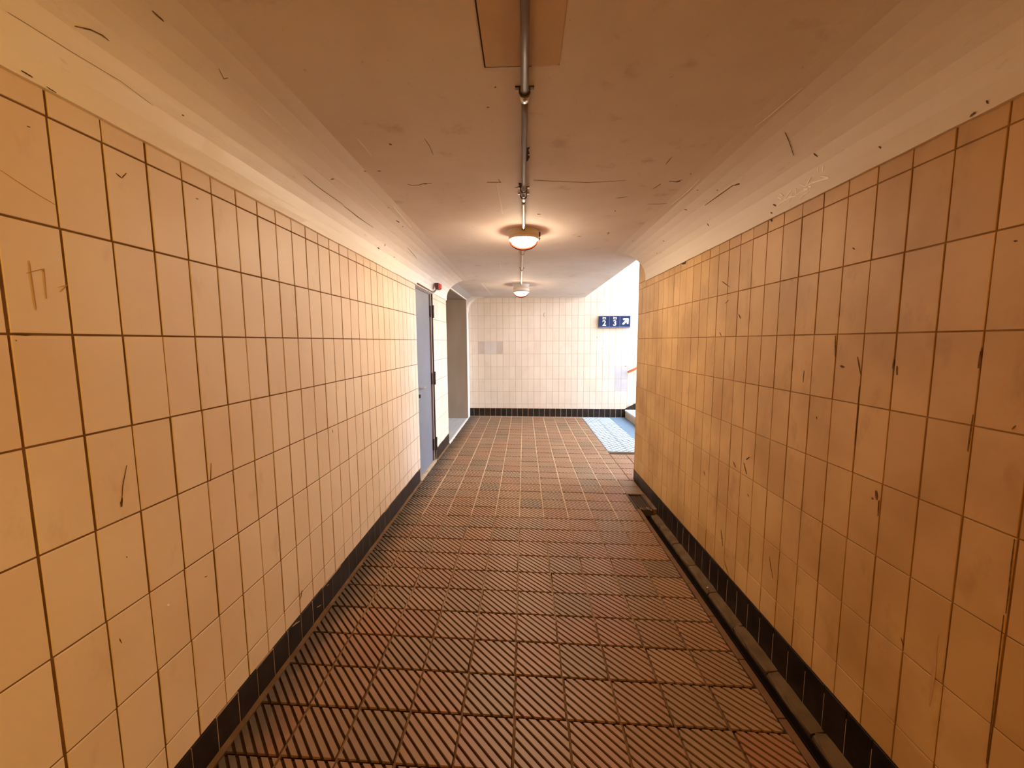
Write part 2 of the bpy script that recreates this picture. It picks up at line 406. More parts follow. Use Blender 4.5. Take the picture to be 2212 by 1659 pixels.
tag(fi.obj('mortar_fillet', M_mortar_d, floor), 'uneven mortar fillet along the left skirting')
fi = MB(); fi.box(WL, SLABX, D-.05, D, -.02, -.003)
fi.obj('end_strip', mat('grey_terracotta', (.36, .27, .24), .7, (.30, .22, .2), 9, .5), floor)
fi = MB(); fi.box(WL, 1.1, 7.99, 8.01, -.02, .006)
# ------------------------------------------------------------------ tactile paving at the foot of the stairs
tp = thing('tactile_paving', 'two rows of pale blue studded warning tiles at the foot of the stairs', 'paving', (1.41, 6.68, -.022))
def rel(p, o): return (p[0]-o[0], p[1]-o[1], p[2]-o[2])
tb = MB(); w_ = .2785; tb.frustum((0,0,0), (1,0,0), (0,1,0), (0,0,1), w_/2-.0035, .2820/2-.003, .002, .02)
tac_me = tb.mesh('tile', M_tac)
sb = MB()
for i in range(6):
    for j in range(6):
        x = -w_/2 + w_*(i+.5)/6 ; y = -.141 + .282*(j+.5)/6
        if (i + j) % 2 == 0:
            sb.box(x-.018, x+.018, y-.009, y+.009, -.001, .004)
stud_me = sb.mesh('studs', M_stud)
for ci in range(2):
    for rj in range(9):
        x = 1.142 + w_*(ci+.5); y = 5.415 + .2822*(rj+.5); z = floor_z(x, y) + .004
        o = link('tile', tac_me, tp, rel((x, y, z), tp.location)); o.rotation_euler = (-.003, .0115, 0)
        s_ = link('studs', stud_me, o); s_['kind'] = 'stuff'
st = MB(); st.box(-.158, .138, -1.27, 1.27, -.02, 0)
tag(st.obj('plain_strip', M_strip, tp, loc=rel((1.86, 6.69, floor_z(1.86, 6.69)+.003), tp.location)), 'plain blue grey strip next to the first step')

# ------------------------------------------------------------------ walls
def wall(name, boxes, m, label):
    b = MB()
    for q in boxes: b.box(*q)
    return tag(b.obj(name, m), label, None, None, 'structure')
J = .003
wall_l = wall('wall_left', [(WL-.25, WL-J, YREAR-.2, DOOR0, -.3, 2.6), (WL-.25, WL-J, DOOR0, DOOR1, DOORZ, 2.6), (WL-.25, WL-J, DOOR1, REC0, -.3, 2.6),
      (WL-.25, WL-J, REC0, REC1, RECZ+.01, 2.6), (WL-.25, WL-J, REC1, D+.25, -.3, 2.6)], M_grout, 'left wall of cream tiles with dark joints')
wall_r = wall('wall_right', [(WR+J, WR+.25, YREAR-.2, 4.285, -.3, 2.6), (WR+.09, WR+.25, 4.2, YSTAIR-J, -.3, 2.6)], M_grout_r, 'right wall of stained cream tiles, shade mixed into their colour')
wall_b = wall('wall_back', [(WL-.25, 9.0, D+J, D+.25, -.3, 6.0)], M_grout_b, 'end wall of pale cream tiles below the ceiling lamps')
wall_s = wall('wall_stair', [(WR+.2, 9.0, YSTAIR-.25, YSTAIR, -.3, 6.0)], M_tile_b, 'side wall of the stairs hidden behind the corner of the right wall')
wall_e = wall('wall_rear', [(WL-.25, WR+.25, YREAR-.25, YREAR, -.3, 2.6)], M_tile, 'rear wall of the tunnel behind the viewer')

AX = {'l': ((0,1,0), (0,0,1), (1,0,0)), 'r': ((0,1,0), (0,0,1), (-1,0,0)), 'b': ((1,0,0), (0,0,1), (0,-1,0))}
cache = {}
def tile_me(side, hu, hv, m):
    k = (side, round(hu, 4), round(hv, 4), m.name)
    if k not in cache:
        b = MB(); b.frustum((0,0,0), *AX[side], hu, hv, .0012, .009); cache[k] = b.mesh('tile', m)
    return cache[k]
def put_tile(side, parent, u0, u1, v0, v1, jv, jh, m):
    uc, vc = (u0+u1)/2, (v0+v1)/2; ju = random.uniform(-.0012, .0012); jn = random.uniform(-.0006, .0006)
    me = tile_me(side, (u1-u0-jv)/2, (v1-v0-jh)/2, m)
    loc = {'l': (WL+jn, uc+ju, vc), 'r': (WR+jn, uc+ju, vc), 'b': (uc+ju, D+jn, vc)}[side]
    o = link('tile', me, parent, loc)
    o.rotation_euler = (random.uniform(-.003, .003) if side != 'b' else 0, random.uniform(-.003, .003) if side == 'b' else 0, random.uniform(-.002, .002))
    return o
def add_tile(b, side, u0, u1, v0, v1, jv, jh):
    uc, vc = (u0+u1)/2, (v0+v1)/2; jn = random.uniform(-.0006, .0006)
    loc = {'l': (WL+jn, uc, vc), 'r': (WR+jn, uc, vc), 'b': (uc, D+jn, vc)}[side]
    b.frustum(loc, *AX[side], (u1-u0-jv)/2, (v1-v0-jh)/2, .0012, .009)
def rows(zr, bottom, top):
    z = [bottom] + [zr + TR*j for j in range(-5, 12) if bottom + .01 < zr + TR*j < top - .01] + [top]
    return list(zip(z[:-1], z[1:]))
def skl(y): return .153
def skr(y): return max(.085, .1235 - .0105*(y - 1.0))
def skb(x): return .147 - .0068*(x + 1.1)
# left wall: 29 columns as pieces, the rest joined
for i in range(-2, 27):
    u0 = YL0 + TA*i; u1 = min(u0 + TA, DOOR0)
    if u1 - u0 < .02: continue
    for v0, v1 in rows(ZR, skl(u0), 2.066): put_tile('l', wall_l, u0, u1, v0, v1, .0066, .0050, M_tile)
b = MB()
for i in range(-66, -2):
    for v0, v1 in rows(ZR, skl(0), 2.066):
        if YL0 + TA*i > YREAR: add_tile(b, 'l', YL0+TA*i, YL0+TA*(i+1), v0, v1, .0055, .0045)
i = 0; u = DOOR1 + .012
while u < REC0 - .01:
    u1 = min(u + TA, REC0)
    for v0, v1 in rows(ZR, skl(u), 2.066): add_tile(b, 'l', u, u1, v0, v1, .004, .004)
    u = u1
stuff(b.obj('further_tiles', M_tile, wall_l))
b = MB(); b.box(WL-.05, WL+.002, REC1-.0, D, -.02, 2.07); tag(b.obj('white_jamb', M_white, wall_l), 'narrow white jamb strip in the far left corner')
# right wall
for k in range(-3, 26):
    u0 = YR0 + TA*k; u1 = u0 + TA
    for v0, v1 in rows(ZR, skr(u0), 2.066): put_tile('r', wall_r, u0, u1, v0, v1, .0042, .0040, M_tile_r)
b = MB()
for k in range(-68, -3):
    for v0, v1 in rows(ZR, skr(0), 2.066):
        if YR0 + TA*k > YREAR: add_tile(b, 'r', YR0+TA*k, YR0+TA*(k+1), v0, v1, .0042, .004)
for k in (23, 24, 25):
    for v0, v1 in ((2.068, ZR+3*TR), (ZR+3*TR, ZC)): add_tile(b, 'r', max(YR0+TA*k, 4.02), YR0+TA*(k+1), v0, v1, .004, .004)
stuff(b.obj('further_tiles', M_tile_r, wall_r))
yc = YR0 + TA*26; RC = YSTAIR - yc
def corner(z0, z1, r=RC, off=0.0, a0=0, a1=90, n=6):
    V = []; F = []
    for i in range(n+1):
        th = math.radians(a0 + (a1-a0)*i/n)
        for rr in (r+off, r+off-.012):
            for z in (z0, z1): V.append((WR + RC - rr*math.cos(th), yc + rr*math.sin(th), z))
    for i in range(n):
        p = i*4; q = p+4; F += [(p, q, q+1, p+1), (p+2, p+3, q+3, q+2), (p+1, q+1, q+3, p+3), (p, p+2, q+2, q)]
    F += [(0, 1, 3, 2), (n*4, n*4+2, n*4+3, n*4+1)]
    return V, F
for v0, v1 in rows(ZR, .09, ZC):
    b = MB(); b.add(*corner(v0+.002, v1-.002, a0=1.5, a1=89)); b.obj('corner_tile', M_tile_r, wall_r, smooth=False)
# end wall
M_tile_blue = mat('cold_grey_wall_tile', (.46, .44, .45), .5, (.40, .38, .40), 5, .7, .3)
special = {(-1, -1): M_tile_grey, (0, -1): M_tile_pale, (1, -1): M_tile_pale, (2, -1): M_tile_grey, (22, -3): M_tile_blue, (21, -3): M_tile_blue, (21, -4): M_tile_blue, (22, -4): M_tile_blue}
b = MB()
for m_ in range(-3, 66):
    u0 = max(XB0 + TA*m_, WL + .004); u1 = XB0 + TA*(m_+1)
    if u1 > 8.8: break
    sl = 0 if u1 < 2.03 else (u1 - 2.03)*.5
    top = ZC + .02 if u1 < 1.2 else min(ZC + (u1 - SLABX)*.5 + .05, 3.6)
    for v0, v1 in rows(ZRB, skb(u0) + sl, top):
        j = round((v0 - ZRB)/TR) if v1 - v0 > .24 else None
        if m_ < 26: put_tile('b', wall_b, u0, u1, v0, v1, .0055, .0045, special.get((m_, j), M_tile_b))
        else: add_tile(b, 'b', u0, u1, v0, v1, .006, .006)
stuff(b.obj('further_tiles', M_tile_b, wall_b))

# ------------------------------------------------------------------ skirting
def skirt(name, label): return tag(bpy.data.objects.new(name, None), label, None, None, 'structure')
bl = MB()
for y0, y1 in ((YREAR, DOOR0), (DOOR1+.01, REC0)): bl.box(WL-.02, WL+.0022, y0, y1, -.05, .151)
base_l = tag(bl.obj('baseboard_left', M_skirtj_d), 'dark brown skirting tiles along the left wall', None, None, 'structure')
bb = MB(); u = 1.176 - .109*74
while u < REC0 - .01:
    u1 = u + .1088
    if u > DOOR0 - .03 and u1 < DOOR1: u = u1; continue
    lo, hi = u + .0015, min(u1, DOOR0 if u < DOOR0 else REC0) - .0015
    if u < DOOR1 < u1: lo = DOOR1 + .014
    if hi - lo > .01 and u > YREAR:
        if u < .7: bb.frustum((WL+.003, (lo+hi)/2, .064), (0,1,0), (0,0,1), (1,0,0), (hi-lo)/2, .087, .001, .008)
        else:
            b = MB(); b.frustum((0,0,0), (0,1,0), (0,0,1), (1,0,0), (hi-lo)/2, .087, .001, .008)
            b.obj('skirting_tile', M_skirt, base_l, loc=(WL+.003+random.uniform(-.0006,.0006), (lo+hi)/2, .0645+random.uniform(-.001,.001)))
    u = u1
stuff(bb.obj('further_skirting_tiles', M_skirt, base_l))
b = MB()
for w, pts in ((.0075, ((1.7397, .1469), (1.7671, .1411), (1.7968, .1306))), (.0036, ((1.9598, .0893), (1.9799, .0816), (2.0004, .0743))), (.0037, ((2.0738, .1374), (2.0938, .1326)))):
    b.ribbon([(WL+.0042, y, z) for y, z in pts], [Vector((1, 0, 0))]*len(pts), w, .0004)
stuff(b.obj('paint_smears', M_skirtj, base_l), 'pale paint smears on the skirting tiles')
bl = MB()
bl.box(WR-.0022, WR+.02, YREAR, 4.285, -.13, .085)
base_r = tag(bl.obj('baseboard_right', M_skirtj_d), 'nearly black skirting tiles along the right wall above the gutter', None, None, 'structure')
bb = MB(); u = 1.826 - .1097*80; n = 0
while u < 4.28:
    u1 = min(u + .1097, 4.285); zt = skr(u) - .002; zb = -.115
    if u > YREAR:
        if u < .7: bb.frustum((WR-.003, (u+u1)/2, (zt+zb)/2), (0,1,0), (0,0,1), (-1,0,0), (u1-u-.003)/2, (zt-zb)/2, .001, .008)
        else:
            b = MB(); b.frustum((0,0,0), (0,1,0), (0,0,1), (-1,0,0), (u1-u-.003)/2, (zt-zb)/2, .001, .008)
            b.obj('skirting_tile', M_skirt, base_r, loc=(WR-.003+random.uniform(-.0006,.0006), (u+u1)/2, (zt+zb)/2))
    u = u1
stuff(bb.obj('further_skirting_tiles', M_skirt, base_r))
b = MB(); b.add(*corner(-.1, .088, off=.003, a0=0, a1=90)); b.obj('corner_skirting_tile', M_skirt, base_r)
bl = MB(); bl.box(WL, 2.0, D-.0015, D+.02, -.06, .125)
base_b = tag(bl.obj('baseboard_back', M_skirtj), 'black skirting tiles with light joints along the end wall', None, None, 'structure')
u = -1.014 - .1092; n = 0
while u < 2.02:
    lo = max(u, WL) + .003; hi = min(u + .1092, 2.03) - .003; zt = skb(u) - .001; zb = -.045
    b = MB(); b.frustum((0,0,0), (1,0,0), (0,0,1), (0,-1,0), (hi-lo)/2, (zt-zb)/2, .0015, .008)
    b.obj('skirting_tile', M_skirt, base_b, loc=((lo+hi)/2, D-.004+random.uniform(-.0008,.0008), (zt+zb)/2)); u += .1092
for k in range(10):                                        # skirting climbing along the stairs
    x0 = 2.03 + .109*k; b = MB()
    q = [(x0+.003, D-.004, .15 + (x0-2.03)*.52 - .15), (x0+.106, D-.004, .15 + (x0-1.924)*.52 - .15), (x0+.106-.04, D-.004, .128 + (x0-1.924)*.52), (x0-.037, D-.004, .128 + (x0-2.03)*.52)]
    b.plate(q, (0, 1, 0), .02); b.obj('skirting_tile', M_skirt, base_b)

# ------------------------------------------------------------------ ceiling with coves
cb = MB()
cb.box(WL-.25, WR+.25, YREAR-.25, YSTAIR, ZC, 2.6)
cb.box(WL-.25, SLABX, YSTAIR, D+.1, ZC, 2.6)
ceil = tag(cb.obj('ceiling', M_ceil), 'stained off-white painted ceiling of the tunnel', None, None, 'structure')
PROF = [(0.012,2.058),(.0125,2.09),(.014,2.12),(.028,2.165),(.053,2.208),(.088,2.245),(.13,2.278),(.18,2.306),(.24,2.325),(.31,2.330)]
def cove(side, y0, y1, n):
    p = [((WL + a) if side == 'l' else (WR - a), z) for a, z in PROF]
    xb = WL - .02 if side == 'l' else WR + .02
    return MB().prism_y(p + [((WL + .31) if side == 'l' else (WR - .31), 2.36), (xb, 2.36), (xb, 2.058)], y0, y1, n, (9, .0011))
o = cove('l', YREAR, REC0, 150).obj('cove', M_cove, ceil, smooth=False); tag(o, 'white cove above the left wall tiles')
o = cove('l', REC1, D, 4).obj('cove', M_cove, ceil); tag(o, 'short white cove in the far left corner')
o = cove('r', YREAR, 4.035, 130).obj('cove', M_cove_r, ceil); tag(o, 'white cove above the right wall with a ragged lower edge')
b = MB(); b.plate([(SLABX, YSTAIR, ZC), (SLABX, D, ZC), (3.2, D, ZC+1.007), (3.2, YSTAIR, ZC+1.007)], (0, 0, 1), .25)
tag(b.obj('stair_soffit', M_white, ceil), 'white sloping soffit over the stairs')

def cove_normal(p, side):
    x = abs(p.x - (WL if side == 'l' else WR)); best = None
    for (a0, z0), (a1, z1) in zip(PROF[:-1], PROF[1:]):
        A = Vector((a0, z0)); Bv = Vector((a1, z1)); q = Vector((x, p.z)); t = max(0, min(1, (q-A).dot(Bv-A)/(Bv-A).length_squared))
        d = (A + (Bv-A)*t - q).length
        if best is None or d < best[0]: e = (Bv-A).normalized(); best = (d, Vector((e.y, -e.x)))
    n = best[1]; return Vector((n.x if side == 'l' else -n.x, 0, n.y)).normalized()
MARKS = [
 ["cr", "tag", 0.0063, [[1.168, 1.955, 2.144], [1.172, 1.94, 2.13]]],
 ["cr", "tag", 0.0064, [[1.171, 1.974, 2.135], [1.175, 1.951, 2.119]]],
 ["cr", "tag", 0.0062, [[1.172, 1.876, 2.132], [1.172, 1.89, 2.131], [1.176, 1.937, 2.106]]],
 ["cr", "tag", 0.0062, [[1.176, 1.994, 2.099], [1.176, 1.937, 2.106], [1.176, 1.894, 2.108], [1.176, 1.853, 2.098]]],
 ["cr", "tag", 0.0051, [[1.175, 1.877, 2.118], [1.176, 1.888, 2.104], [1.176, 1.9, 2.091]]],
 ["cr", "tag", 0.0051, [[1.175, 1.838, 2.116], [1.172, 1.85, 2.131], [1.176, 1.851, 2.104], [1.176, 1.808, 2.104], [1.176, 1.781, 2.102]]],
 ["cr", "tag", 0.0058, [[1.176, 1.808, 2.112], [1.176, 1.78, 2.101]]],
 ["cr", "tag", 0.0054, [[1.169, 1.757, 2.14], [1.175, 1.791, 2.12], [1.175, 1.797, 2.117], [1.17, 1.828, 2.138]]],
 ["cr", "tag", 0.0056, [[1.175, 1.797, 2.118], [1.175, 1.756, 2.117], [1.176, 1.684, 2.105], [1.176, 1.662, 2.1]]],
 ["cr", "tag", 0.0058, [[1.173, 1.712, 2.128], [1.175, 1.689, 2.115], [1.176, 1.662, 2.1]]],
 ["cr", "tag", 0.0055, [[1.163, 1.705, 2.16], [1.165, 1.713, 2.153], [1.169, 1.713, 2.142]]],
 ["cr", "tag", 0.0054, [[1.165, 1.685, 2.152], [1.171, 1.692, 2.135]]],
 ["cr", "tag", 0.0057, [[1.176, 1.778, 2.11], [1.176, 1.761, 2.103]]],
 ["cr", "tag", 0.0047, [[1.176, 1.774, 2.087], [1.176, 1.801, 2.087], [1.177, 1.824, 2.077]]],
 ["ceil", "dark", 0.01, [[-0.58, 1.817, 2.33], [-0.572, 1.83, 2.33]]],
 ["ceil", "dark", 0.0032, [[-0.418, 1.781, 2.33], [-0.411, 1.843, 2.33], [-0.414, 1.93, 2.33]]],
 ["ceil", "dark", 0.005, [[-0.631, 2.265, 2.33], [-0.61, 2.286, 2.33], [-0.573, 2.281, 2.33], [-0.536, 2.259, 2.33], [-0.494, 2.257, 2.33]]],
 ["ceil", "dark", 0.0125, [[-0.549, 2.264, 2.33], [-0.526, 2.265, 2.33]]],
 ["ceil", "dark", 0.0037, [[-0.198, 2.26, 2.33], [-0.122, 2.263, 2.33]]],
 ["ceil", "dark", 0.0049, [[-0.134, 2.219, 2.33], [-0.126, 2.267, 2.33]]],
 ["ceil", "dark", 0.0069, [[-0.796, 2.084, 2.33], [-0.791, 2.098, 2.33]]],
 ["ceil", "dark", 0.0081, [[-0.732, 2.095, 2.33], [-0.713, 2.091, 2.33]]],
 ["ceil", "dark", 0.005, [[-0.735, 2.25, 2.33], [-0.733, 2.252, 2.33]]],
 ["ceil", "dark", 0.0048, [[0.687, 1.99, 2.33], [0.688, 2.078, 2.33]]],
 ["ceil", "dark", 0.0074, [[0.775, 2.286, 2.33], [0.817, 2.297, 2.33], [0.84, 2.269, 2.33]]],
 ["ceil", "dark", 0.0124, [[0.818, 2.301, 2.33], [0.84, 2.289, 2.33]]],
 ["ceil", "dark", 0.0051, [[0.726, 2.395, 2.33], [0.745, 2.32, 2.33]]],
 ["ceil", "dark", 0.0055, [[0.551, 2.535, 2.33], [0.613, 2.514, 2.33]]],
 ["ceil", "dark", 0.0046, [[0.77, 2.645, 2.33], [0.841, 2.648, 2.33], [0.908, 2.638, 2.33]]],
 ["ceil", "dark", 0.0125, [[0.09, 2.821, 2.33], [0.112, 2.822, 2.33]]],
 ["ceil", "dark", 0.0081, [[0.655, 3.321, 2.33], [0.673, 3.301, 2.33], [0.669, 3.365, 2.33]]],
 ["ceil", "dark", 0.0076, [[0.436, 3.406, 2.33], [0.467, 3.421, 2.33]]],
 ["ceil", "dark", 0.0099, [[0.92, 3.609, 2.33], [0.931, 3.561, 2.33]]],
 ["ceil", "dark", 0.0037, [[0.051, 2.245, 2.33], [0.142, 2.258, 2.33], [0.343, 2.287, 2.33], [0.543, 2.266, 2.33]]],
 ["ceil", "dark", 0.0071, [[0.852, 2.197, 2.33], [0.857, 2.192, 2.33]]],
 ["ceil", "dark", 0.0061, [[0.601, 2.79, 2.33], [0.598, 2.761, 2.33]]],
 ["ceil", "dark", 0.008, [[-0.074, 1.255, 2.33], [-0.06, 1.253, 2.33]]],
 ["ceil", "dark", 0.0079, [[0.058, 1.243, 2.33], [0.068, 1.242, 2.33]]],
 ["ceil", "dark", 0.0047, [[-0.098, 1.453, 2.33], [-0.092, 1.447, 2.33]]],
 ["ceil", "dark", 0.0042, [[-0.136, 1.565, 2.33], [-0.126, 1.565, 2.33]]],
 ["cl", "dark", 0.0058, [[-0.924, 1.067, 2.303], [-0.925, 1.1, 2.303]]],
 ["cl", "dark", 0.0027, [[-1.042, 0.986, 2.213], [-1.031, 1.012, 2.224], [-1.027, 1.036, 2.228], [-1.028, 1.053, 2.227]]],
 ["cl", "dark", 0.0029, [[-0.921, 1.284, 2.305], [-0.934, 1.32, 2.298], [-0.923, 1.325, 2.304]]],
 ["cl", "dark", 0.0043, [[-1.06, 1.299, 2.184], [-1.059, 1.305, 2.185]]],
 ["cl", "dark", 0.0015, [[-1.071, 0.881, 2.165], [-1.071, 0.912, 2.166], [-1.07, 1.005, 2.167], [-1.068, 1.114, 2.171], [-1.072, 1.212, 2.164]]],
 ["cl", "dark", 0.0037, [[-1.011, 1.91, 2.245], [-1.014, 2.057, 2.242], [-1.01, 2.318, 2.246]]],
 ["cl", "dark", 0.0092, [[-0.956, 2.067, 2.286], [-0.946, 2.078, 2.291]]],
 ["cl", "dark", 0.0043, [[-1.013, 2.323, 2.243], [-1.014, 2.541, 2.242], [-1.011, 2.769, 2.245]]],
 ["cl", "dark", 0.0097, [[-0.885, 2.864, 2.317], [-0.878, 2.923, 2.319]]],
 ["cl", "dark", 0.0082, [[-1.07, 2.999, 2.168], [-1.071, 3.045, 2.166]]],
 ["cl", "dark", 0.0084, [[-1.041, 3.088, 2.213], [-1.051, 3.098, 2.2]]],
 ["cl", "dark", 0.0091, [[-1.068, 3.365, 2.171], [-1.065, 3.381, 2.176]]],
 ["cl", "dark", 0.0064, [[-0.858, 2.624, 2.325], [-0.854, 2.63, 2.325]]],
 ["cl", "dark", 0.0067, [[-0.883, 3.005, 2.317], [-0.882, 3.025, 2.318]]],
 ["cl", "dark", 0.0041, [[-1.087, 0.906, 2.068], [-1.087, 0.926, 2.066]]],
 ["cl", "dark", 0.0032, [[-1.087, 0.952, 2.062], [-1.087, 0.97, 2.06]]],
 ["cl", "dark", 0.0058, [[-0.98, 3.457, 2.27], [-0.999, 3.846, 2.254]]],
 ["cr", "dark", 0.006, [[1.066, 2.507, 2.273], [1.068, 2.352, 2.271], [1.07, 2.195, 2.27], [1.082, 2.15, 2.26]]],
 ["cr", "dark", 0.0094, [[1.073, 2.187, 2.267], [1.08, 2.145, 2.262]]],
 ["cr", "dark", 0.0075, [[1.041, 2.305, 2.288], [1.045, 2.304, 2.286]]],
 ["cr", "dark", 0.0078, [[0.969, 2.388, 2.319], [0.975, 2.387, 2.317]]],
 ["cr", "dark", 0.0117, [[1.012, 2.679, 2.305], [1.026, 2.665, 2.297]]],
 ["cr", "dark", 0.0075, [[1.138, 2.633, 2.206], [1.149, 2.626, 2.187]]],
 ["cr", "dark", 0.0108, [[1.086, 3.288, 2.257], [1.092, 3.271, 2.253]]],
 ["cr", "dark", 0.0118, [[0.922, 3.572, 2.327], [0.928, 3.571, 2.327]]],
 ["cr", "dark", 0.0094, [[1.123, 3.551, 2.222], [1.131, 3.549, 2.214]]],
 ["cr", "dark", 0.0037, [[1.029, 1.715, 2.295], [1.065, 1.744, 2.274], [1.088, 1.764, 2.256], [1.11, 1.782, 2.236]]],
 ["cr", "dark", 0.0076, [[1.175, 1.444, 2.115], [1.176, 1.437, 2.107]]],
 ["cr", "dark", 0.0063, [[1.137, 1.701, 2.208], [1.146, 1.693, 2.192]]],
 ["cr", "dark", 0.0069, [[1.175, 2.015, 2.117], [1.176, 1.995, 2.102]]],
 ["cr", "dark", 0.0066, [[1.176, 2.033, 2.085], [1.177, 2.022, 2.077]]],
 ["cr", "dark", 0.0035, [[1.177, 1.131, 2.083], [1.177, 1.126, 2.073]]],
 ["cr", "dark", 0.0085, [[1.177, 1.166, 2.065], [1.177, 1.155, 2.066]]],
 ["cr", "dark", 0.007, [[1.741, 1.674, 2.33], [1.75, 1.664, 2.33]]],
 ["cr", "dark", 0.0047, [[1.074, 2.183, 2.266], [1.082, 2.153, 2.26]]],
 ["ceil", "light", 0.0037, [[-0.82, 1.286, 2.33], [-0.825, 1.414, 2.33], [-0.822, 1.563, 2.33], [-0.838, 1.85, 2.33]]],
 ["ceil", "light", 0.0034, [[-0.827, 1.339, 2.33], [-0.83, 1.425, 2.33], [-0.823, 1.56, 2.33], [-0.831, 1.832, 2.33]]],
 ["ceil", "light", 0.0033, [[-0.698, 1.769, 2.33], [-0.697, 1.926, 2.33]]],
 ["ceil", "light", 0.0045, [[-0.146, 2.276, 2.33], [-0.143, 2.802, 2.33]]],
 ["ceil", "light", 0.0036, [[-0.83, 1.927, 2.33], [-0.828, 2.1, 2.33]]],
 ["ceil", "light", 0.0089, [[-0.837, 3.731, 2.33], [-0.889, 5.559, 2.33]]],
 ["ceil", "light", 0.0108, [[-0.623, 5.977, 2.33], [-0.587, 7.637, 2.33]]],
 ["ceil", "light", 0.0078, [[-0.26, 4.418, 2.33], [-0.268, 4.841, 2.33]]],
 ["cl", "light", 0.0031, [[-0.924, 1.484, 2.303], [-0.928, 1.567, 2.301], [-0.926, 1.719, 2.302]]],
 ["cl", "light", 0.0044, [[-0.937, 2.051, 2.296], [-0.927, 2.224, 2.302], [-0.923, 2.452, 2.304], [-0.923, 2.664, 2.304]]],
 ["cl", "light", 0.0048, [[-0.821, 2.607, 2.328], [-0.836, 3.078, 2.327]]],
 ["cl", "light", 0.0034, [[-0.964, 1.938, 2.281], [-0.963, 2.167, 2.281]]],
 ["cr", "light", 0.003, [[0.931, 1.656, 2.326], [0.934, 1.552, 2.326], [0.938, 1.486, 2.326]]],
 ["cr", "light", 0.0031, [[0.932, 1.555, 2.326], [0.929, 1.66, 2.326], [0.922, 1.732, 2.327]]],
 ["cr", "light", 0.0048, [[0.927, 2.255, 2.327], [0.933, 2.437, 2.326], [0.923, 2.656, 2.327]]],
 ["cr", "light", 0.0024, [[1.121, 1.696, 2.224], [1.134, 1.561, 2.21]]],
 ["wl", "dark", 0.004, [[-1.099, 1.107, 1.936], [-1.099, 1.122, 1.929]]],
 ["wl", "dark", 0.0032, [[-1.099, 1.122, 1.929], [-1.099, 1.137, 1.948]]],
 ["wl", "dark", 0.0031, [[-1.099, 0.915, 1.959], [-1.099, 0.92, 1.959]]],
 ["wl", "dark", 0.0031, [[-1.099, 1.376, 1.961], [-1.099, 1.387, 1.963]]],
 ["wl", "dark", 0.0061, [[-1.099, 0.845, 1.5], [-1.099, 0.873, 1.499]]],
 ["wl", "dark", 0.0025, [[-1.099, 0.844, 1.489], [-1.099, 0.845, 1.486]]],
 ["wl", "dark", 0.0076, [[-1.099, 1.03, 1.061], [-1.099, 1.026, 1.036]]],
 ["wl", "dark", 0.0025, [[-1.099, 1.052, 1.145], [-1.099, 1.035, 1.092], [-1.099, 1.03, 1.061]]],
 ["wl", "dark", 0.0029, [[-1.099, 1.345, 1.061], [-1.099, 1.336, 0.998]]],
 ["wl", "dark", 0.0026, [[-1.099, 1.024, 0.895], [-1.099, 1.026, 0.89]]],
 ["wl", "dark", 0.0028, [[-1.099, 0.982, 0.684], [-1.099, 0.986, 0.667]]],
 ["wl", "dark", 0.0035, [[-1.099, 1.276, 0.679], [-1.099, 1.286, 0.677]]],
 ["wl", "dark", 0.0055, [[-1.099, 1.841, 0.264], [-1.099, 1.822, 0.227]]],
 ["wl", "dark", 0.0053, [[-1.099, 2.232, 0.985], [-1.099, 2.243, 0.963]]],
 ["wl", "faint", 0.0017, [[-1.099, 0.886, 1.664], [-1.099, 0.888, 1.555]]],
 ["wl", "faint", 0.0017, [[-1.099, 0.879, 1.635], [-1.099, 0.913, 1.651], [-1.099, 0.911, 1.583]]],
 ["wl", "faint", 0.0018, [[-1.099, 0.937, 1.612], [-1.099, 0.957, 1.621], [-1.099, 0.941, 1.602]]],
 ["wl", "faint", 0.0014, [[-1.099, 0.856, 1.843], [-1.099, 0.905, 1.821], [-1.099, 0.953, 1.804]]],
 ["wl", "white", 0.0071, [[-1.099, 1.129, 0.679], [-1.099, 1.136, 0.674]]],
 ["wr", "dark", 0.0071, [[1.189, 1.588, 1.495], [1.189, 1.58, 1.416]]],
 ["wr", "dark", 0.0049, [[1.189, 1.478, 1.42], [1.189, 1.456, 1.355]]],
 ["wr", "dark", 0.0089, [[1.189, 1.333, 1.418], [1.189, 1.336, 1.388]]],
 ["wr", "dark", 0.0059, [[1.189, 1.322, 1.396], [1.189, 1.319, 1.367]]],
 ["wr", "dark", 0.0054, [[1.189, 1.088, 1.459], [1.189, 1.089, 1.404]]],
 ["wr", "dark", 0.0087, [[1.189, 1.553, 1.382], [1.189, 1.531, 1.379]]],
 ["wr", "dark", 0.0045, [[1.189, 1.046, 1.717], [1.189, 1.039, 1.715]]],
 ["wr", "dark", 0.0054, [[1.189, 2.456, 1.697], [1.189, 2.417, 1.714]]],
 ["wr", "dark", 0.0055, [[1.189, 2.512, 1.833], [1.189, 2.411, 1.785]]],
 ["wr", "dark", 0.0061, [[1.189, 2.301, 1.626], [1.189, 2.279, 1.599]]],
 ["wr", "dark", 0.0084, [[1.189, 2.509, 1.529], [1.189, 2.487, 1.507]]],
 ["wr", "dark", 0.0039, [[1.189, 1.746, 1.351], [1.189, 1.748, 1.301]]],
 ["wr", "dark", 0.0033, [[1.189, 1.539, 1.811], [1.189, 1.529, 1.802]]],
 ["wr", "dark", 0.0105, [[1.189, 2.271, 0.793], [1.189, 2.243, 0.768]]],
 ["wr", "dark", 0.0125, [[1.189, 2.165, 0.819], [1.189, 2.132, 0.766]]],
 ["wr", "dark", 0.0074, [[1.189, 2.144, 0.845], [1.189, 2.113, 0.866]]],
 ["wr", "dark", 0.0092, [[1.189, 2.634, 0.62], [1.189, 2.614, 0.595]]],
 ["wr", "dark", 0.0141, [[1.189, 1.356, 0.971], [1.189, 1.348, 0.942]]],
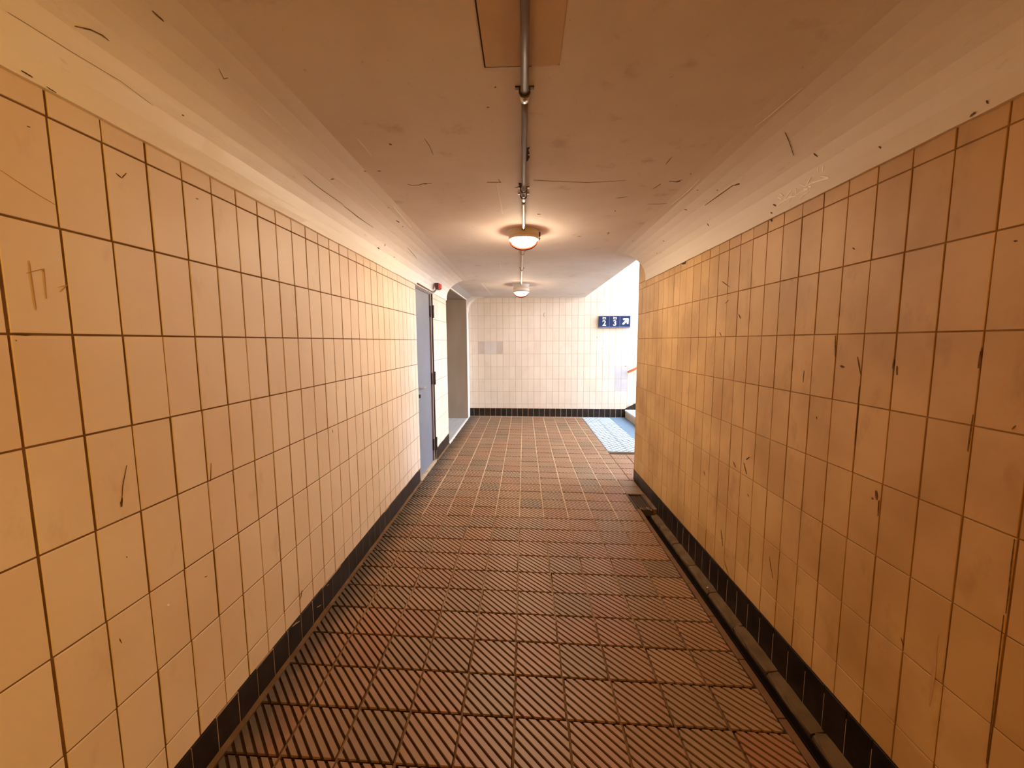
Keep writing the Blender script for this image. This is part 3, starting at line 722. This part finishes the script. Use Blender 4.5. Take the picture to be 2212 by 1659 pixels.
 ["wr", "dark", 0.0063, [[1.189, 1.367, 0.943], [1.189, 1.362, 0.937]]],
 ["wr", "dark", 0.0037, [[1.189, 1.34, 0.945], [1.189, 1.339, 0.889]]],
 ["wr", "dark", 0.0167, [[1.189, 2.369, 0.34], [1.189, 2.342, 0.251]]],
 ["wr", "dark", 0.0109, [[1.189, 2.315, 0.178], [1.189, 2.254, 0.114]]],
 ["wr", "dark", 0.0058, [[1.189, 1.897, 0.434], [1.189, 1.86, 0.344]]],
 ["wr", "dark", 0.0074, [[1.189, 2.114, 0.663], [1.189, 2.098, 0.657]]],
 ["wr", "dark", 0.0045, [[1.189, 0.996, 1.271], [1.189, 1.002, 1.261]]],
 ["wr", "dark", 0.0049, [[1.189, 1.09, 1.282], [1.189, 1.092, 1.181]]],
 ["wr", "dark", 0.0044, [[1.189, 1.219, 0.543], [1.189, 1.209, 0.524]]],
 ["wr", "dark", 0.005, [[1.189, 1.458, 1.315], [1.189, 1.456, 1.101]]],
 ["wr", "dark", 0.0045, [[1.189, 0.97, 0.996], [1.189, 0.967, 0.806]]],
 ["wr", "dark", 0.0035, [[1.189, 0.971, 0.798], [1.189, 0.966, 0.392]]],
 ["wr", "dark", 0.0047, [[1.189, 1.653, 1.17], [1.189, 1.652, 1.16]]],
 ["wr", "faint", 0.0121, [[1.189, 1.114, 0.637], [1.189, 1.116, 0.408]]],
 ["wr", "faint", 0.0066, [[1.189, 1.091, 0.648], [1.189, 1.09, 0.528]]],
 ["wr", "faint", 0.0222, [[1.189, 2.361, 0.211], [1.189, 2.298, 0.145]]],
 ["wr", "ink", 0.0207, [[1.189, 3.179, 2.077], [1.189, 3.07, 2.061]]],
 ["wr", "ink", 0.0172, [[1.189, 3.149, 2.056], [1.189, 3.081, 2.048]]],
 ["wr", "ink", 0.0134, [[1.189, 2.054, 2.062], [1.189, 2.04, 2.047]]],
 ["back", "dark", 0.0091, [[0.4, 8.01, 2.034], [0.379, 8.01, 1.998], [0.396, 8.01, 1.949]]],
 ["back", "dark", 0.0091, [[1.513, 8.01, 1.329], [1.533, 8.01, 1.337]]],
 ["back", "dark", 0.0082, [[1.429, 8.01, 1.566], [1.434, 8.01, 1.538]]],
 ["back", "dark", 0.0137, [[1.978, 8.01, 0.989], [2.02, 8.01, 0.981]]],
 ["back", "faint", 0.0073, [[0.459, 8.01, 1.727], [0.5, 8.01, 1.739], [0.541, 8.01, 1.718], [0.558, 8.01, 1.677]]],
 ["back", "faint", 0.0073, [[0.587, 8.01, 1.603], [0.599, 8.01, 1.661], [0.639, 8.01, 1.693], [0.68, 8.01, 1.693]]],
 ["back", "faint", 0.0064, [[0.591, 8.01, 1.603], [0.612, 8.01, 1.538], [0.591, 8.01, 1.489]]],
 ["back", "faint", 0.0073, [[0.699, 8.01, 1.406], [0.74, 8.01, 1.389], [0.741, 8.01, 1.34], [0.7, 8.01, 1.316]]],
 ["back", "faint", 0.0073, [[0.748, 8.01, 1.455], [0.798, 8.01, 1.422], [0.757, 8.01, 1.356]]],
 ["back", "faint", 0.0073, [[0.896, 8.01, 1.413], [0.93, 8.01, 1.356], [0.93, 8.01, 1.29], [0.89, 8.01, 1.249]]],
 ["back", "faint", 0.0073, [[1.938, 8.01, 1.302], [2.03, 8.01, 1.236], [1.956, 8.01, 1.236]]],
]

groups = {}
for surf, kind, w, pts in MARKS: groups.setdefault((surf, kind), []).append((w, [Vector(p) for p in pts]))
par = {'wl': wall_l, 'wr': wall_r, 'ceil': ceil, 'cl': ceil, 'cr': ceil, 'back': wall_b}
names = {'dark': ('scuff_marks', M_mark), 'faint': ('faint_scratches', M_faint), 'light': ('formwork_ridges', M_ridge), 'white': ('paint_dab', M_tag), 'ink': ('ink_stains', M_ink), 'tag': ('graffiti_tag', M_tag)}
for (surf, kind), lst in groups.items():
    b = MB()
    for w, P in lst:
        if surf in ('cl', 'cr'): nr = [cove_normal(p, surf[1]) for p in P]
        else: nr = [Vector({'wl': (1,0,0), 'wr': (-1,0,0), 'ceil': (0,0,-1), 'back': (0,-1,0)}[surf])] * len(P)
        off = .0013 if surf in ('cl', 'cr') else .0004
        if kind == 'tag': off = .0014
        if kind in ('dark', 'faint'):
            for q in range(4 if w > .006 else 3):
                f0 = random.uniform(0, .35) if q else 0; f1 = random.uniform(.6, 1) if q else 1
                L_ = len(P) - 1; m = max(3, 3*L_); Q = []; N_ = []
                ox = Vector([random.uniform(-1, 1)*w*.35*(q > 0) for _ in range(3)])
                for k in range(m+1):
                    t = (f0 + (f1-f0)*k/m)*L_; i0 = min(int(t), L_-1); fr = t - i0; nn = nr[i0]
                    pt = P[i0].lerp(P[i0+1], fr) + ox + Vector([random.uniform(-1, 1)*w*.12 for _ in range(3)])
                    pt -= nn*(pt - P[i0].lerp(P[i0+1], fr)).dot(nn); Q.append(pt + nn*(off + .0001*q)); N_.append(nn)
                b.ribbon(Q, N_, w*(.62 if q == 0 else random.uniform(.2, .4)), .0005)
        else: b.ribbon([p + n*off for p, n in zip(P, nr)], nr, w*(1.05 if kind == 'tag' else .8), .0012 if kind == 'light' else .0004)
    nm, mm = names[kind]
    if surf == 'back' and kind == 'faint': mm = M_faintb
    o = b.obj(nm, mm, par[surf])
    if kind == 'tag': tag(o, 'white marker scribble in quotation marks on the right cove')
    else: o['kind'] = 'stuff'

# ------------------------------------------------------------------ door
dr = thing('door_1', 'grey-blue steel door with three dark hinges in the left wall', None, (WL, (DOOR0+DOOR1)/2, 0), None, 'structure')
o_ = dr.location
def P(b, name, m, parent=dr, smooth=False):
    b.v = [(v[0]-o_.x, v[1]-o_.y, v[2]-o_.z) for v in b.v]; return b.obj(name, m, parent, smooth)
b = MB(); b.box(WL-.065, WL-.022, DOOR0+.012, 4.785, .025, 2.032); leaf = P(b, 'door_leaf', M_door)
b = MB(); b.box(WL-.12, WL-.004, DOOR0, DOOR0+.010, 0, DOORZ); b.box(WL-.12, WL-.006, 4.812, 4.842, .03, 2.045); b.box(WL-.12, WL-.006, DOOR0+.01, DOOR1, 2.044, 2.066); b.box(WL-.12, WL-.014, DOOR0+.01, 4.80, 2.035, 2.042)
P(b, 'door_frame', M_frame)
b = MB(); b.box(WL-.12, WL-.03, 4.785, DOOR1, 0, 2.045); b.box(WL-.03, WL-.001, 4.866, DOOR1+.012, .04, 2.06); b.box(WL-.12, WL-.03, DOOR0+.01, 4.79, 2.03, 2.045)
P(b, 'gap_strip', M_dark)  # dark strips filling the gaps beside the frame
b = MB(); b.box(WL-.2, WL-.10, DOOR0, DOOR1, 0, DOORZ); P(b, 'door_lining', M_dark)
for z0, z1 in ((1.765, 1.915), (.962, 1.119), (.146, .307)):
    b = MB(); b.tube([(WL+.008, 4.868, z0), (WL+.008, 4.868, z0+.05), (WL+.008, 4.868, z0+.052), (WL+.008, 4.868, z1-.052), (WL+.008, 4.868, z1-.05), (WL+.008, 4.868, z1)], [.013, .013, .012, .012, .013, .013], 10)
    b.box(WL-.022, WL-.004, 4.80, 4.868, z0+.01, z1-.01); P(b, 'hinge', M_hinge)
b = MB(); b.tube([(WL-.02, 4.20, .992), (WL+.038, 4.20, .992)], .009, 10); b.tube([(WL+.038, 4.195, .992), (WL+.038, 4.32, .992)], [.010, .008], 10)
hd = P(b, 'door_handle', M_chrome); tag(hd, 'chrome lever handle')
b = MB(); b.box(WL-.024, WL-.017, 4.18, 4.22, .955, 1.03); P(b, 'handle_plate', M_hinge)
b = MB(); b.tube([(WL-.025, 4.20, .912), (WL+.004, 4.20, .912)], .014, 10); b.box(WL-.025, WL+.002, 4.194, 4.206, .888, .912); P(b, 'lock_cylinder', M_hinge)
b = MB(); b.plate([(WL-.016, 4.132, .80), (WL-.016, 4.150, .86), (WL-.016, 4.166, .875), (WL-.016, 4.166, 1.03), (WL-.016, 4.150, 1.07), (WL-.016, 4.132, 1.09)], (1, 0, 0), .006); tag(P(b, 'strike_plate', M_white), 'cream lock guard at the edge of the door')
b = MB(); b.box(WL-.12, WL+.006, DOOR0, DOOR1+.01, -.02, .016); P(b, 'threshold', M_mortar)
b = MB(); b.box(WL-.02, WL+.010, DOOR0-.01, DOOR1, 2.052, 2.075); P(b, 'lintel_strip', M_white)

# ------------------------------------------------------------------ recess beyond the door (lift lobby) with steel cladding
rc = MB()
rc.box(WL-2.0, WL-.25, REC1+.04, REC1+.2, -.3, 2.6); rc.box(WL-2.0, WL-.25, REC0-.2, REC0-.04, -.3, 2.6); rc.box(WL-2.1, WL-1.6, REC0-.2, REC1+.2, -.3, 2.6); rc.box(WL-2.0, WL-.2, REC0-.2, REC1+.2, 2.30, 2.6)
rec = tag(rc.obj('wall_recess', M_steel), 'steel clad recess in the left wall just before the end wall', None, None, 'structure')
b = MB(); b.box(WL-1.6, WL-.012, REC1-.006, REC1+.05, 0, 2.272); b.box(WL-.012, WL+.003, REC1-.010, REC1+.05, 0, 2.272)
o = b.obj('jamb_panel', M_steel, rec); tag(o, 'tall brownish steel panel facing the passage')
b = MB(); b.box(WL-1.6, WL-.012, REC0-.05, REC0+.004, 0, 2.272); b.obj('jamb_panel', M_steel, rec)
b = MB(); b.box(WL-1.6, WL, REC0, REC1, RECZ, 2.32); b.obj('soffit_panel', M_steel, rec)
b = MB(); b.plate([(WL+.004, REC0, RECZ), (WL+.004, REC1, RECZ), (WL+.118, REC1, ZC+.002), (WL+.118, REC0, ZC+.002)], (-.4, 0, .9), .02); tag(b.obj('header_panel', M_header, rec), 'grey slanting header over the recess')
b = MB(); b.box(WL-.012, WL+.012, REC0, REC1, RECZ-.010, RECZ+.006); tag(b.obj('header_trim', M_white, rec), 'white edge strip under the header')
for k in range(2):
    y0 = REC0 + .25 + k*.745; b = MB(); b.box(WL-1.62, WL-1.58, y0+.003, y0+.742, .01, 2.1); b.obj('lift_door_leaf', M_steel, rec)
b = MB(); b.box(WL-1.6, WL+.0, REC0, REC1, -.06, -.004)
for k in range(34):
    x = WL - .02 - .035*k; b.box(x-.009, x+.009, REC0+.02, REC1-.02, -.005, .004)
pl = b.obj('floor_plate', M_plate, rec); tag(pl, 'grey ribbed metal floor of the recess')
b = MB(); b.box(WL-.014, WL+.012, REC0-.01, REC1, -.02, .006); tag(b.obj('sill_strip', M_white, rec), 'pale sill strip along the recess floor')

# ------------------------------------------------------------------ stairs and handrail
stair = thing('staircase', 'concrete stairs rising to the right beside the end wall', 'stairs', (2.02, 6.2, -.03))
zs = floor_z(2.0, 7) ; sx = 2.012
for k in range(14):
    b = MB(); x0 = sx + .30*k; z1 = zs + .15*(k+1)
    b.box(x0, x0 + (.31 if k < 13 else 2.2), YSTAIR+.012, D-.012, z1-.15 if k else zs-.05, z1-.03)
    b.v = [rel(v, stair.location) for v in b.v]; s_ = b.obj('step', M_conc, stair)
    b = MB(); b.box(x0-.008, x0 + (.31 if k < 13 else 2.2), YSTAIR+.012, D-.012, z1-.03, z1)
    b.v = [rel(v, stair.location) for v in b.v]; b.obj('tread', M_tread, s_)
hr = thing('handrail', 'terracotta painted handrail on the end wall beside the stairs', 'handrail', (2.03, D, .87))
b = MB(); b.tube([rel((x, D-.065, .868 + (x-2.028)*.47), hr.location) for x in (2.028, 2.3, 3.2, 5.6)], .021, 12); b.obj('rail', M_rail, hr, True)
for x in (2.32, 3.4, 4.5):
    b = MB(); z = .868 + (x-2.028)*.47; b.tube([rel(q, hr.location) for q in ((x, D-.065, z-.01), (x, D-.06, z-.05), (x, D, z-.06))], .008, 8); b.obj('bracket', M_hinge, hr)

# ------------------------------------------------------------------ gutter along the right wall
gu = thing('drainage_gutter', 'dark dirty drainage gutter along the foot of the right wall', 'gutter', (1.1, 1.5, -.05))
def G(b, name, m): b.v = [rel(v, gu.location) for v in b.v]; return b.obj(name, m, gu)
def fz(x): return .006 - .0115*x
b = MB(); b.box(1.0345, WR-.001, YREAR, 3.50, -.20, -.165); b.box(1.112, WR-.001, YREAR, 3.50, -.165, -.115); tag(G(b, 'channel_bed', M_chan), 'channel bed blackened by dirt and painted shade')
b = MB(); b.box(1.117, 1.1245, YREAR, 3.50, -.165, -.077); tag(G(b, 'channel_side', M_chan), 'dark strip painted as the shaded, dirty channel side')
y = 1.782 - .3*29
ed = MB()
while y < 3.47:
    y1 = min(y + .3, 3.505); zt = floor_z(1.02, (y+y1)/2) - .001
    if y > YREAR:
        if y < .8: ed.box(1.004, 1.0355, y+.002, y1-.002, zt-.15, zt)
        else: b = MB(); b.frustum((1.0197, (y+y1)/2, zt+random.uniform(-.001, .0005)), (1,0,0), (0,1,0), (0,0,1), .0158, (y1-y)/2-.0022, .002, .13); G(b, 'edge_tile', M_edge)
    y = y1
stuff(G(ed, 'further_edge_tiles', M_edge))
y = 1.776 - .3*29; sb = MB()
def stone(b, y0, y1, dz):
    n = 6; prof = [(1.125, -.10), (1.125, -.078), (1.128, -.067), (1.135, -.061), (1.150, -.061), (1.184, -.058), (1.188, -.058), (1.188, -.11)]
    V = []
    for i in range(n+1):
        t = i/n; yy = y0 + (y1-y0)*t; e = .012 if i in (0, n) else 0
        for k, (x, z) in enumerate(prof):
            V.append((x + (random.uniform(-.004, .004) if k < 6 else 0) + (e*.5 if k < 4 else 0), yy + (random.uniform(-.006, .006) if i in (0, n) else 0), z + dz + random.uniform(-.0025, .0025) - e*.35))
    K = len(prof); F = [tuple(range(K))[::-1], tuple(range(n*K, n*K+K))]
    for i in range(n):
        for k in range(K): l = (k+1) % K; F.append((i*K+k, i*K+l, (i+1)*K+l, (i+1)*K+k))
    b.add(V, F)
while y < 3.4:
    y1 = min(y + .3, 3.50)
    if y > YREAR:
        if y < .7: stone(sb, y+.004, y1-.004, random.uniform(-.003, .003))
        else: b = MB(); stone(b, y+.004, y1-.004, random.uniform(-.004, .003)); G(b, 'gutter_stone', M_stone)
    y = y1
stuff(G(sb, 'further_gutter_stones', M_stone))

dg = thing('drain_grate', 'rusty iron drain grate in the floor by the right wall, leaves caught in it', 'grate', (1.07, 3.71, -.03))
def Q(b, name, m, par=dg): b.v = [rel(v, dg.location) for v in b.v]; return b.obj(name, m, par)
gz = floor_z(1.07, 3.71)
b = MB(); b.box(1.004, 1.156, 3.512, 3.898, gz-.13, gz-.07); Q(b, 'sump', M_chan)
b = MB(); b.box(1.006, 1.016, 3.515, 3.895, gz-.07, gz-.004); b.box(1.142, 1.154, 3.515, 3.895, gz-.07, gz-.004); b.box(1.016, 1.142, 3.885, 3.895, gz-.07, gz-.008); b.box(1.016, 1.142, 3.515, 3.523, gz-.07, gz-.012); Q(b, 'frame', M_iron)
for k in range(16):
    y0 = 3.53 + .0215*k; b = MB(); b.box(1.016, 1.142, y0, y0+.007, gz-.036, gz-.020); Q(b, 'bar', M_iron)
for k in range(5):
    x0 = 1.032 + .0215*k; b = MB(); b.box(x0, x0+.005, 3.523, 3.885, gz-.037, gz-.021); Q(b, 'cross_bar', M_iron)
b = MB()
for k in range(14):
    x, y, z = 1.04 + random.random()*.10, 3.50 + random.random()*.06, gz - .016 + random.random()*.008; a = random.random()*6.28; l = .008 + random.random()*.014; w = l*.45
    q = [(x+l*math.cos(a), y+l*math.sin(a), z), (x-w*math.sin(a), y+w*math.cos(a), z+.004), (x-l*math.cos(a), y-l*math.sin(a), z+.001), (x+w*math.sin(a), y-w*math.cos(a), z+.003)]
    b.plate(q, (0, 0, 1), .0012)
stuff(Q(b, 'leaf_litter', M_leaf), 'dry leaf scraps at the near end')
b = MB(); b.box(1.156, WR, 3.51, 3.905, -.10, gz-.006); Q(b, 'mortar_bed', M_floor_d)

for (x, y, z, a, lab) in ((1.135, 2.395, -.050, .7, 'white cigarette butt lying on the gutter stone half way along'), (1.075, 1.615, -.161, 1.2, 'pale cigarette butt in the black gutter channel, nearest to the viewer')):
    t = thing('cigarette_butt', lab, 'litter', (x, y, z), 'cigarette butts in the gutter')
    d = Vector((math.cos(a), math.sin(a), 0)); b = MB(); b.tube([-d*.004, d*.009], .0036, 8); b.obj('paper', M_butt, t)
    b = MB(); b.tube([-d*.013, -d*.004], .0037, 8); b.obj('filter', M_leaf, t)

# ------------------------------------------------------------------ ceiling lamps, conduit, hatch
def lamp(name, x, y, label, spacer, glow, detail=True):
    t = thing(name, label, 'lamp', (x, y, ZC), 'bulkhead lamps of the tunnel')
    z = 0
    if spacer:
        b = MB(); b.lathe([(.127, .0), (.127, -.006), (.118, -.012), (.108, -spacer)], (0, 0, 0), 32); tag(b.obj('spacer', M_white, t, True), 'whitish tapered mounting box')
        b = MB(); b.box(-.128, .128, -.128, .128, -.004, 0); b.obj('mounting_plate', M_white, t); z = -spacer
    b = MB(); b.lathe([(.124, z), (.124, z-.006), (.119, z-.010), (.119, z-.040), (.1165, z-.044)], (0, 0, 0), 36); b.obj('base_ring', M_white if spacer else M_lamp, t, False)
    b = MB(); b.lathe([(.113, z-.043), (.1175, z-.047), (.1165, z-.062), (.113, z-.066)], (0, 0, 0), 36); b.obj('clamp_ring', M_lamp, t, False)
    b = MB(); b.lathe([(.100, z-.058)] + [(.100*math.cos(a), z-.066-.052*math.sin(a)) for a in [math.radians(v) for v in range(0, 91, 10)]][:-1] + [(.004, z-.118)], (0, 0, 0), 32); b.obj('opal_globe', glow, t, True)
    if detail:
        b = MB(); pr = [(.113*math.cos(a), z-.066-.076*math.sin(a)) for a in [math.radians(v) for v in range(0, 89, 8)]]
        b.lathe(pr, (0, 0, 0), 36, False, True); tag(b.obj('glass_dome', M_glass, t, True), 'clear outer glass')
        b = MB(); b.box(.116, .130, -.012, .012, z-.040, z-.010); b.tube([(.121, 0, z-.035), (.126, 0, z-.055), (.117, 0, z-.072)], .005, 8); b.obj('latch', M_hinge if not spacer else M_chrome, t)
    return t
lamp('bulkhead_lamp', -.003, 3.238, 'lit round bulkhead lamp on the ceiling, the nearer and larger of the two', 0, M_glow)
lamp('bulkhead_lamp', -.045, 6.185, 'lit round bulkhead lamp on a tapered box, near the end wall', .052, M_glow)

for (y, lab) in ((-1.5, 'added fill lamp on the right wall behind the viewer, the nearer one'), (-3.4, 'added fill lamp on the right wall behind the viewer, the further one')):
    t = lamp('bulkhead_lamp', WR, y, lab, 0, M_glow_fill, False); t.location = (WR - .001, y, 1.86); t.rotation_euler = (0, math.radians(90), 0)  # unseen lamps, added to brighten and warm the near walls
cd = thing('ceiling_conduit', 'painted metal conduit running down the middle of the ceiling between the lamps', 'conduit', (0, 1.5, ZC))
def K(b, name, m, sm=False): b.v = [rel(v, cd.location) for v in b.v]; return b.obj(name, m, cd, sm)
for (x0, y0, x1, y1, r) in ((.003, -2.5, .003, 1.47, .0125), (.003, 1.47, -.002, 2.50, .0115), (-.002, 2.50, -.003, 3.12, .0112), (-.010, 3.36, -.040, 6.06, .012)):
    b = MB(); n = 12
    b.tube([(x0 + (x1-x0)*i/n + random.uniform(-.0008, .0008), y0 + (y1-y0)*i/n, ZC - .016) for i in range(n+1)], r, 12); K(b, 'pipe', M_pipe if y1 < 3.2 else M_pipe_f, True)
b = MB(); b.tube([(.003, 1.462, ZC-.017), (.003, 1.49, ZC-.017)], .0165, 12); tag(K(b, 'coupling', M_chrome, True), 'bright metal pipe coupling')
for (x, y) in ((.003, 1.452), (-.001, 2.335), (-.002, 2.43), (-.017, 3.95), (-.027, 4.8)):
    b = MB()
    b.tube([(x-.017, y, ZC-.003), (x-.017, y, ZC-.018), (x-.011, y, ZC-.029), (x, y, ZC-.032), (x+.011, y, ZC-.029), (x+.017, y, ZC-.018), (x+.017, y, ZC-.003)], .0035, 6)
    b.box(x-.032, x-.014, y-.007, y+.007, ZC-.005, ZC); b.box(x+.014, x+.032, y-.007, y+.007, ZC-.005, ZC); K(b, 'pipe_clip', M_hinge if y < 3 else M_pipe_d)
flk = MB()
for q in ([(.012, 1.88), (.027, 1.875), (.020, 1.90), (.026, 1.935), (.016, 1.945), (.028, 1.965), (.022, 1.99), (.018, 2.01), (.012, 2.015)], [(-.03, 2.27), (-.024, 2.33), (-.05, 2.345), (-.012, 2.34), (-.012, 2.28)], [(-.022, 3.6), (-.018, 4.0), (-.03, 4.6), (-.034, 5.2), (-.028, 5.2), (-.020, 4.4)]):
    flk.plate([(x, y, ZC) for x, y in q], (0, 0, -1), .0012)
o = flk.obj('bare_plaster_patches', M_flake, ceil); o['kind'] = 'stuff'

ap = thing('access_panel', 'flat painted ceiling panel with two screw holes behind the conduit', 'panel', (-.005, 1.0, ZC))
b = MB(); b.box(-.113, .113, -.60, .343, -.0035, 0); b.obj('panel', M_hatch, ap)
b = MB(); b.box(-.1175, -.113, -.60, .3485, -.002, 0); b.box(-.113, .03, .343, .3485, -.002, 0); b.box(.03, .115, .343, .3465, -.0012, 0); tag(b.obj('seam', M_seam, ap), 'dark open seam round the panel'); b = MB(); b.box(.113, .116, -.60, .343, -.0008, 0); b.obj('seam', M_hatch, ap)

# ------------------------------------------------------------------ platform sign
sg = thing('platform_sign', 'navy blue enamel sign with 2, 3 and an arrow pointing up right', 'sign', (1.755, D, 1.8505))
SW, SH = .303, .1115
b = MB(); b.box(-SW, SW, -.050, 0, -SH, SH); b.obj('board', M_sign, sg)
b = MB(); b.box(-SW, SW, -.0525, -.0495, -SH, -SH+.014); b.box(-SW, SW, -.0525, -.0495, SH-.005, SH); b.box(SW-.005, SW, -.0525, -.0495, -SH, SH); tag(b.obj('rim', M_signedge, sg), 'pale reflecting rim of the board')
for x in (-SW+2*SW/3, -SW+4*SW/3):
    b = MB(); b.box(x-.003, x+.003, -.0515, -.0495, -SH+.014, SH-.005); b.obj('divider', M_signedge, sg)
def text(ch, x, z, h):
    cu = bpy.data.curves.new('glyph', 'FONT'); cu.body = ch; cu.size = 1.0; cu.extrude = .002; cu.offset = .022; cu.resolution_u = 6
    t = bpy.data.objects.new('glyph', cu); C.objects.link(t)
    bpy.context.view_layer.update(); dg_ = bpy.context.evaluated_depsgraph_get()
    me = bpy.data.meshes.new_from_object(t.evaluated_get(dg_)); bpy.data.objects.remove(t)
    xs = [v.co.x for v in me.vertices]; ys = [v.co.y for v in me.vertices]
    s = h / (max(ys) - min(ys)); cx_ = (max(xs)+min(xs))/2; cy_ = (max(ys)+min(ys))/2
    me.transform(Matrix(((s, 0, 0, -cx_*s), (0, 0, -1, 0), (0, s, 0, -cy_*s), (0, 0, 0, 1))))
    me.materials.clear(); me.materials.append(M_signw)
    return link('numeral', me, sg, (x, -.0515, z))
px = 2*SW/1480.0     # sign units: 1480 x 535 in the enlarged view
def sx_(u): return -SW + (u - 290)*px
def sz_(v): return SH - (v - 290)*(2*SH/540.0)
tag(text('2', sx_(540), sz_(615), .108), 'white numeral 2'); tag(text('3', sx_(1035), sz_(615), .108), 'white numeral 3')
for u0 in (462, 967):
    b = MB()
    for (a, c, e, f) in ((0, 30, 330, 365), (0, 32, 365, 445), (30, 155, 352, 383), (32, 160, 420, 445), (125, 155, 383, 400)):
        b.box(sx_(u0+a), sx_(u0+c), -.0535 - .0002*e/100, -.0495, sz_(f), sz_(e))
    tag(b.obj('track_symbol', M_signw, sg), 'small white track symbol')
b = MB()
def cap(a, c, r, d=.004):
    A = Vector((sx_(a[0]), sz_(a[1]))); Bv = Vector((sx_(c[0]), sz_(c[1]))); ang = math.atan2(Bv.y-A.y, Bv.x-A.x); pts = []
    for i in range(7): th = ang + math.pi/2 + math.pi*i/6; pts.append((A.x + r*math.cos(th), -.0495, A.y + r*math.sin(th)))
    for i in range(7): th = ang - math.pi/2 + math.pi*i/6; pts.append((Bv.x + r*math.cos(th), -.0495, Bv.y + r*math.sin(th)))
    b.plate(pts, (0, -1, 0), d)
cap((1440, 655), (1640, 455), .019); cap((1460, 442), (1645, 442), .0175, .0045); cap((1648, 442), (1640, 625), .0175, .005)
tag(b.obj('arrow', M_signw, sg), 'white arrow pointing up and right')

# ------------------------------------------------------------------ red alarm beacon and its conduit
bc = thing('alarm_beacon', 'small red alarm beacon on the cove beside the top of the grey door', 'beacon', (-1.02, 4.90, 2.14))
b = MB(); b.box(-.036, .004, -.055, .055, -.036, .036); b.obj('housing', M_redd, bc)
b = MB(); b.add(*[[(.004,-.053,-.034),(.004,.053,-.034),(.004,.053,.034),(.004,-.053,.034),(.026,-.042,-.026),(.026,.042,-.026),(.026,.042,.026),(.026,-.042,.026)], [(0,3,2,1),(4,5,6,7),(0,1,5,4),(1,2,6,5),(2,3,7,6),(3,0,4,7)]]); tag(b.obj('lens', M_red, bc), 'bright red lens')
b = MB(); b.tube([(-.020, -.020, -.03), (-.045, -.045, -.062), (-.066, -.05, -.075)], .010, 8); b.obj('bracket', M_frame, bc)
b = MB(); b.tube([(-.060, -.05, -.075), (-.060, -.30, -.073), (-.060, -.76, -.070)], .0075, 8); tag(b.obj('cable_conduit', M_pipe_d, bc, True), 'thin brown conduit along the top of the door')
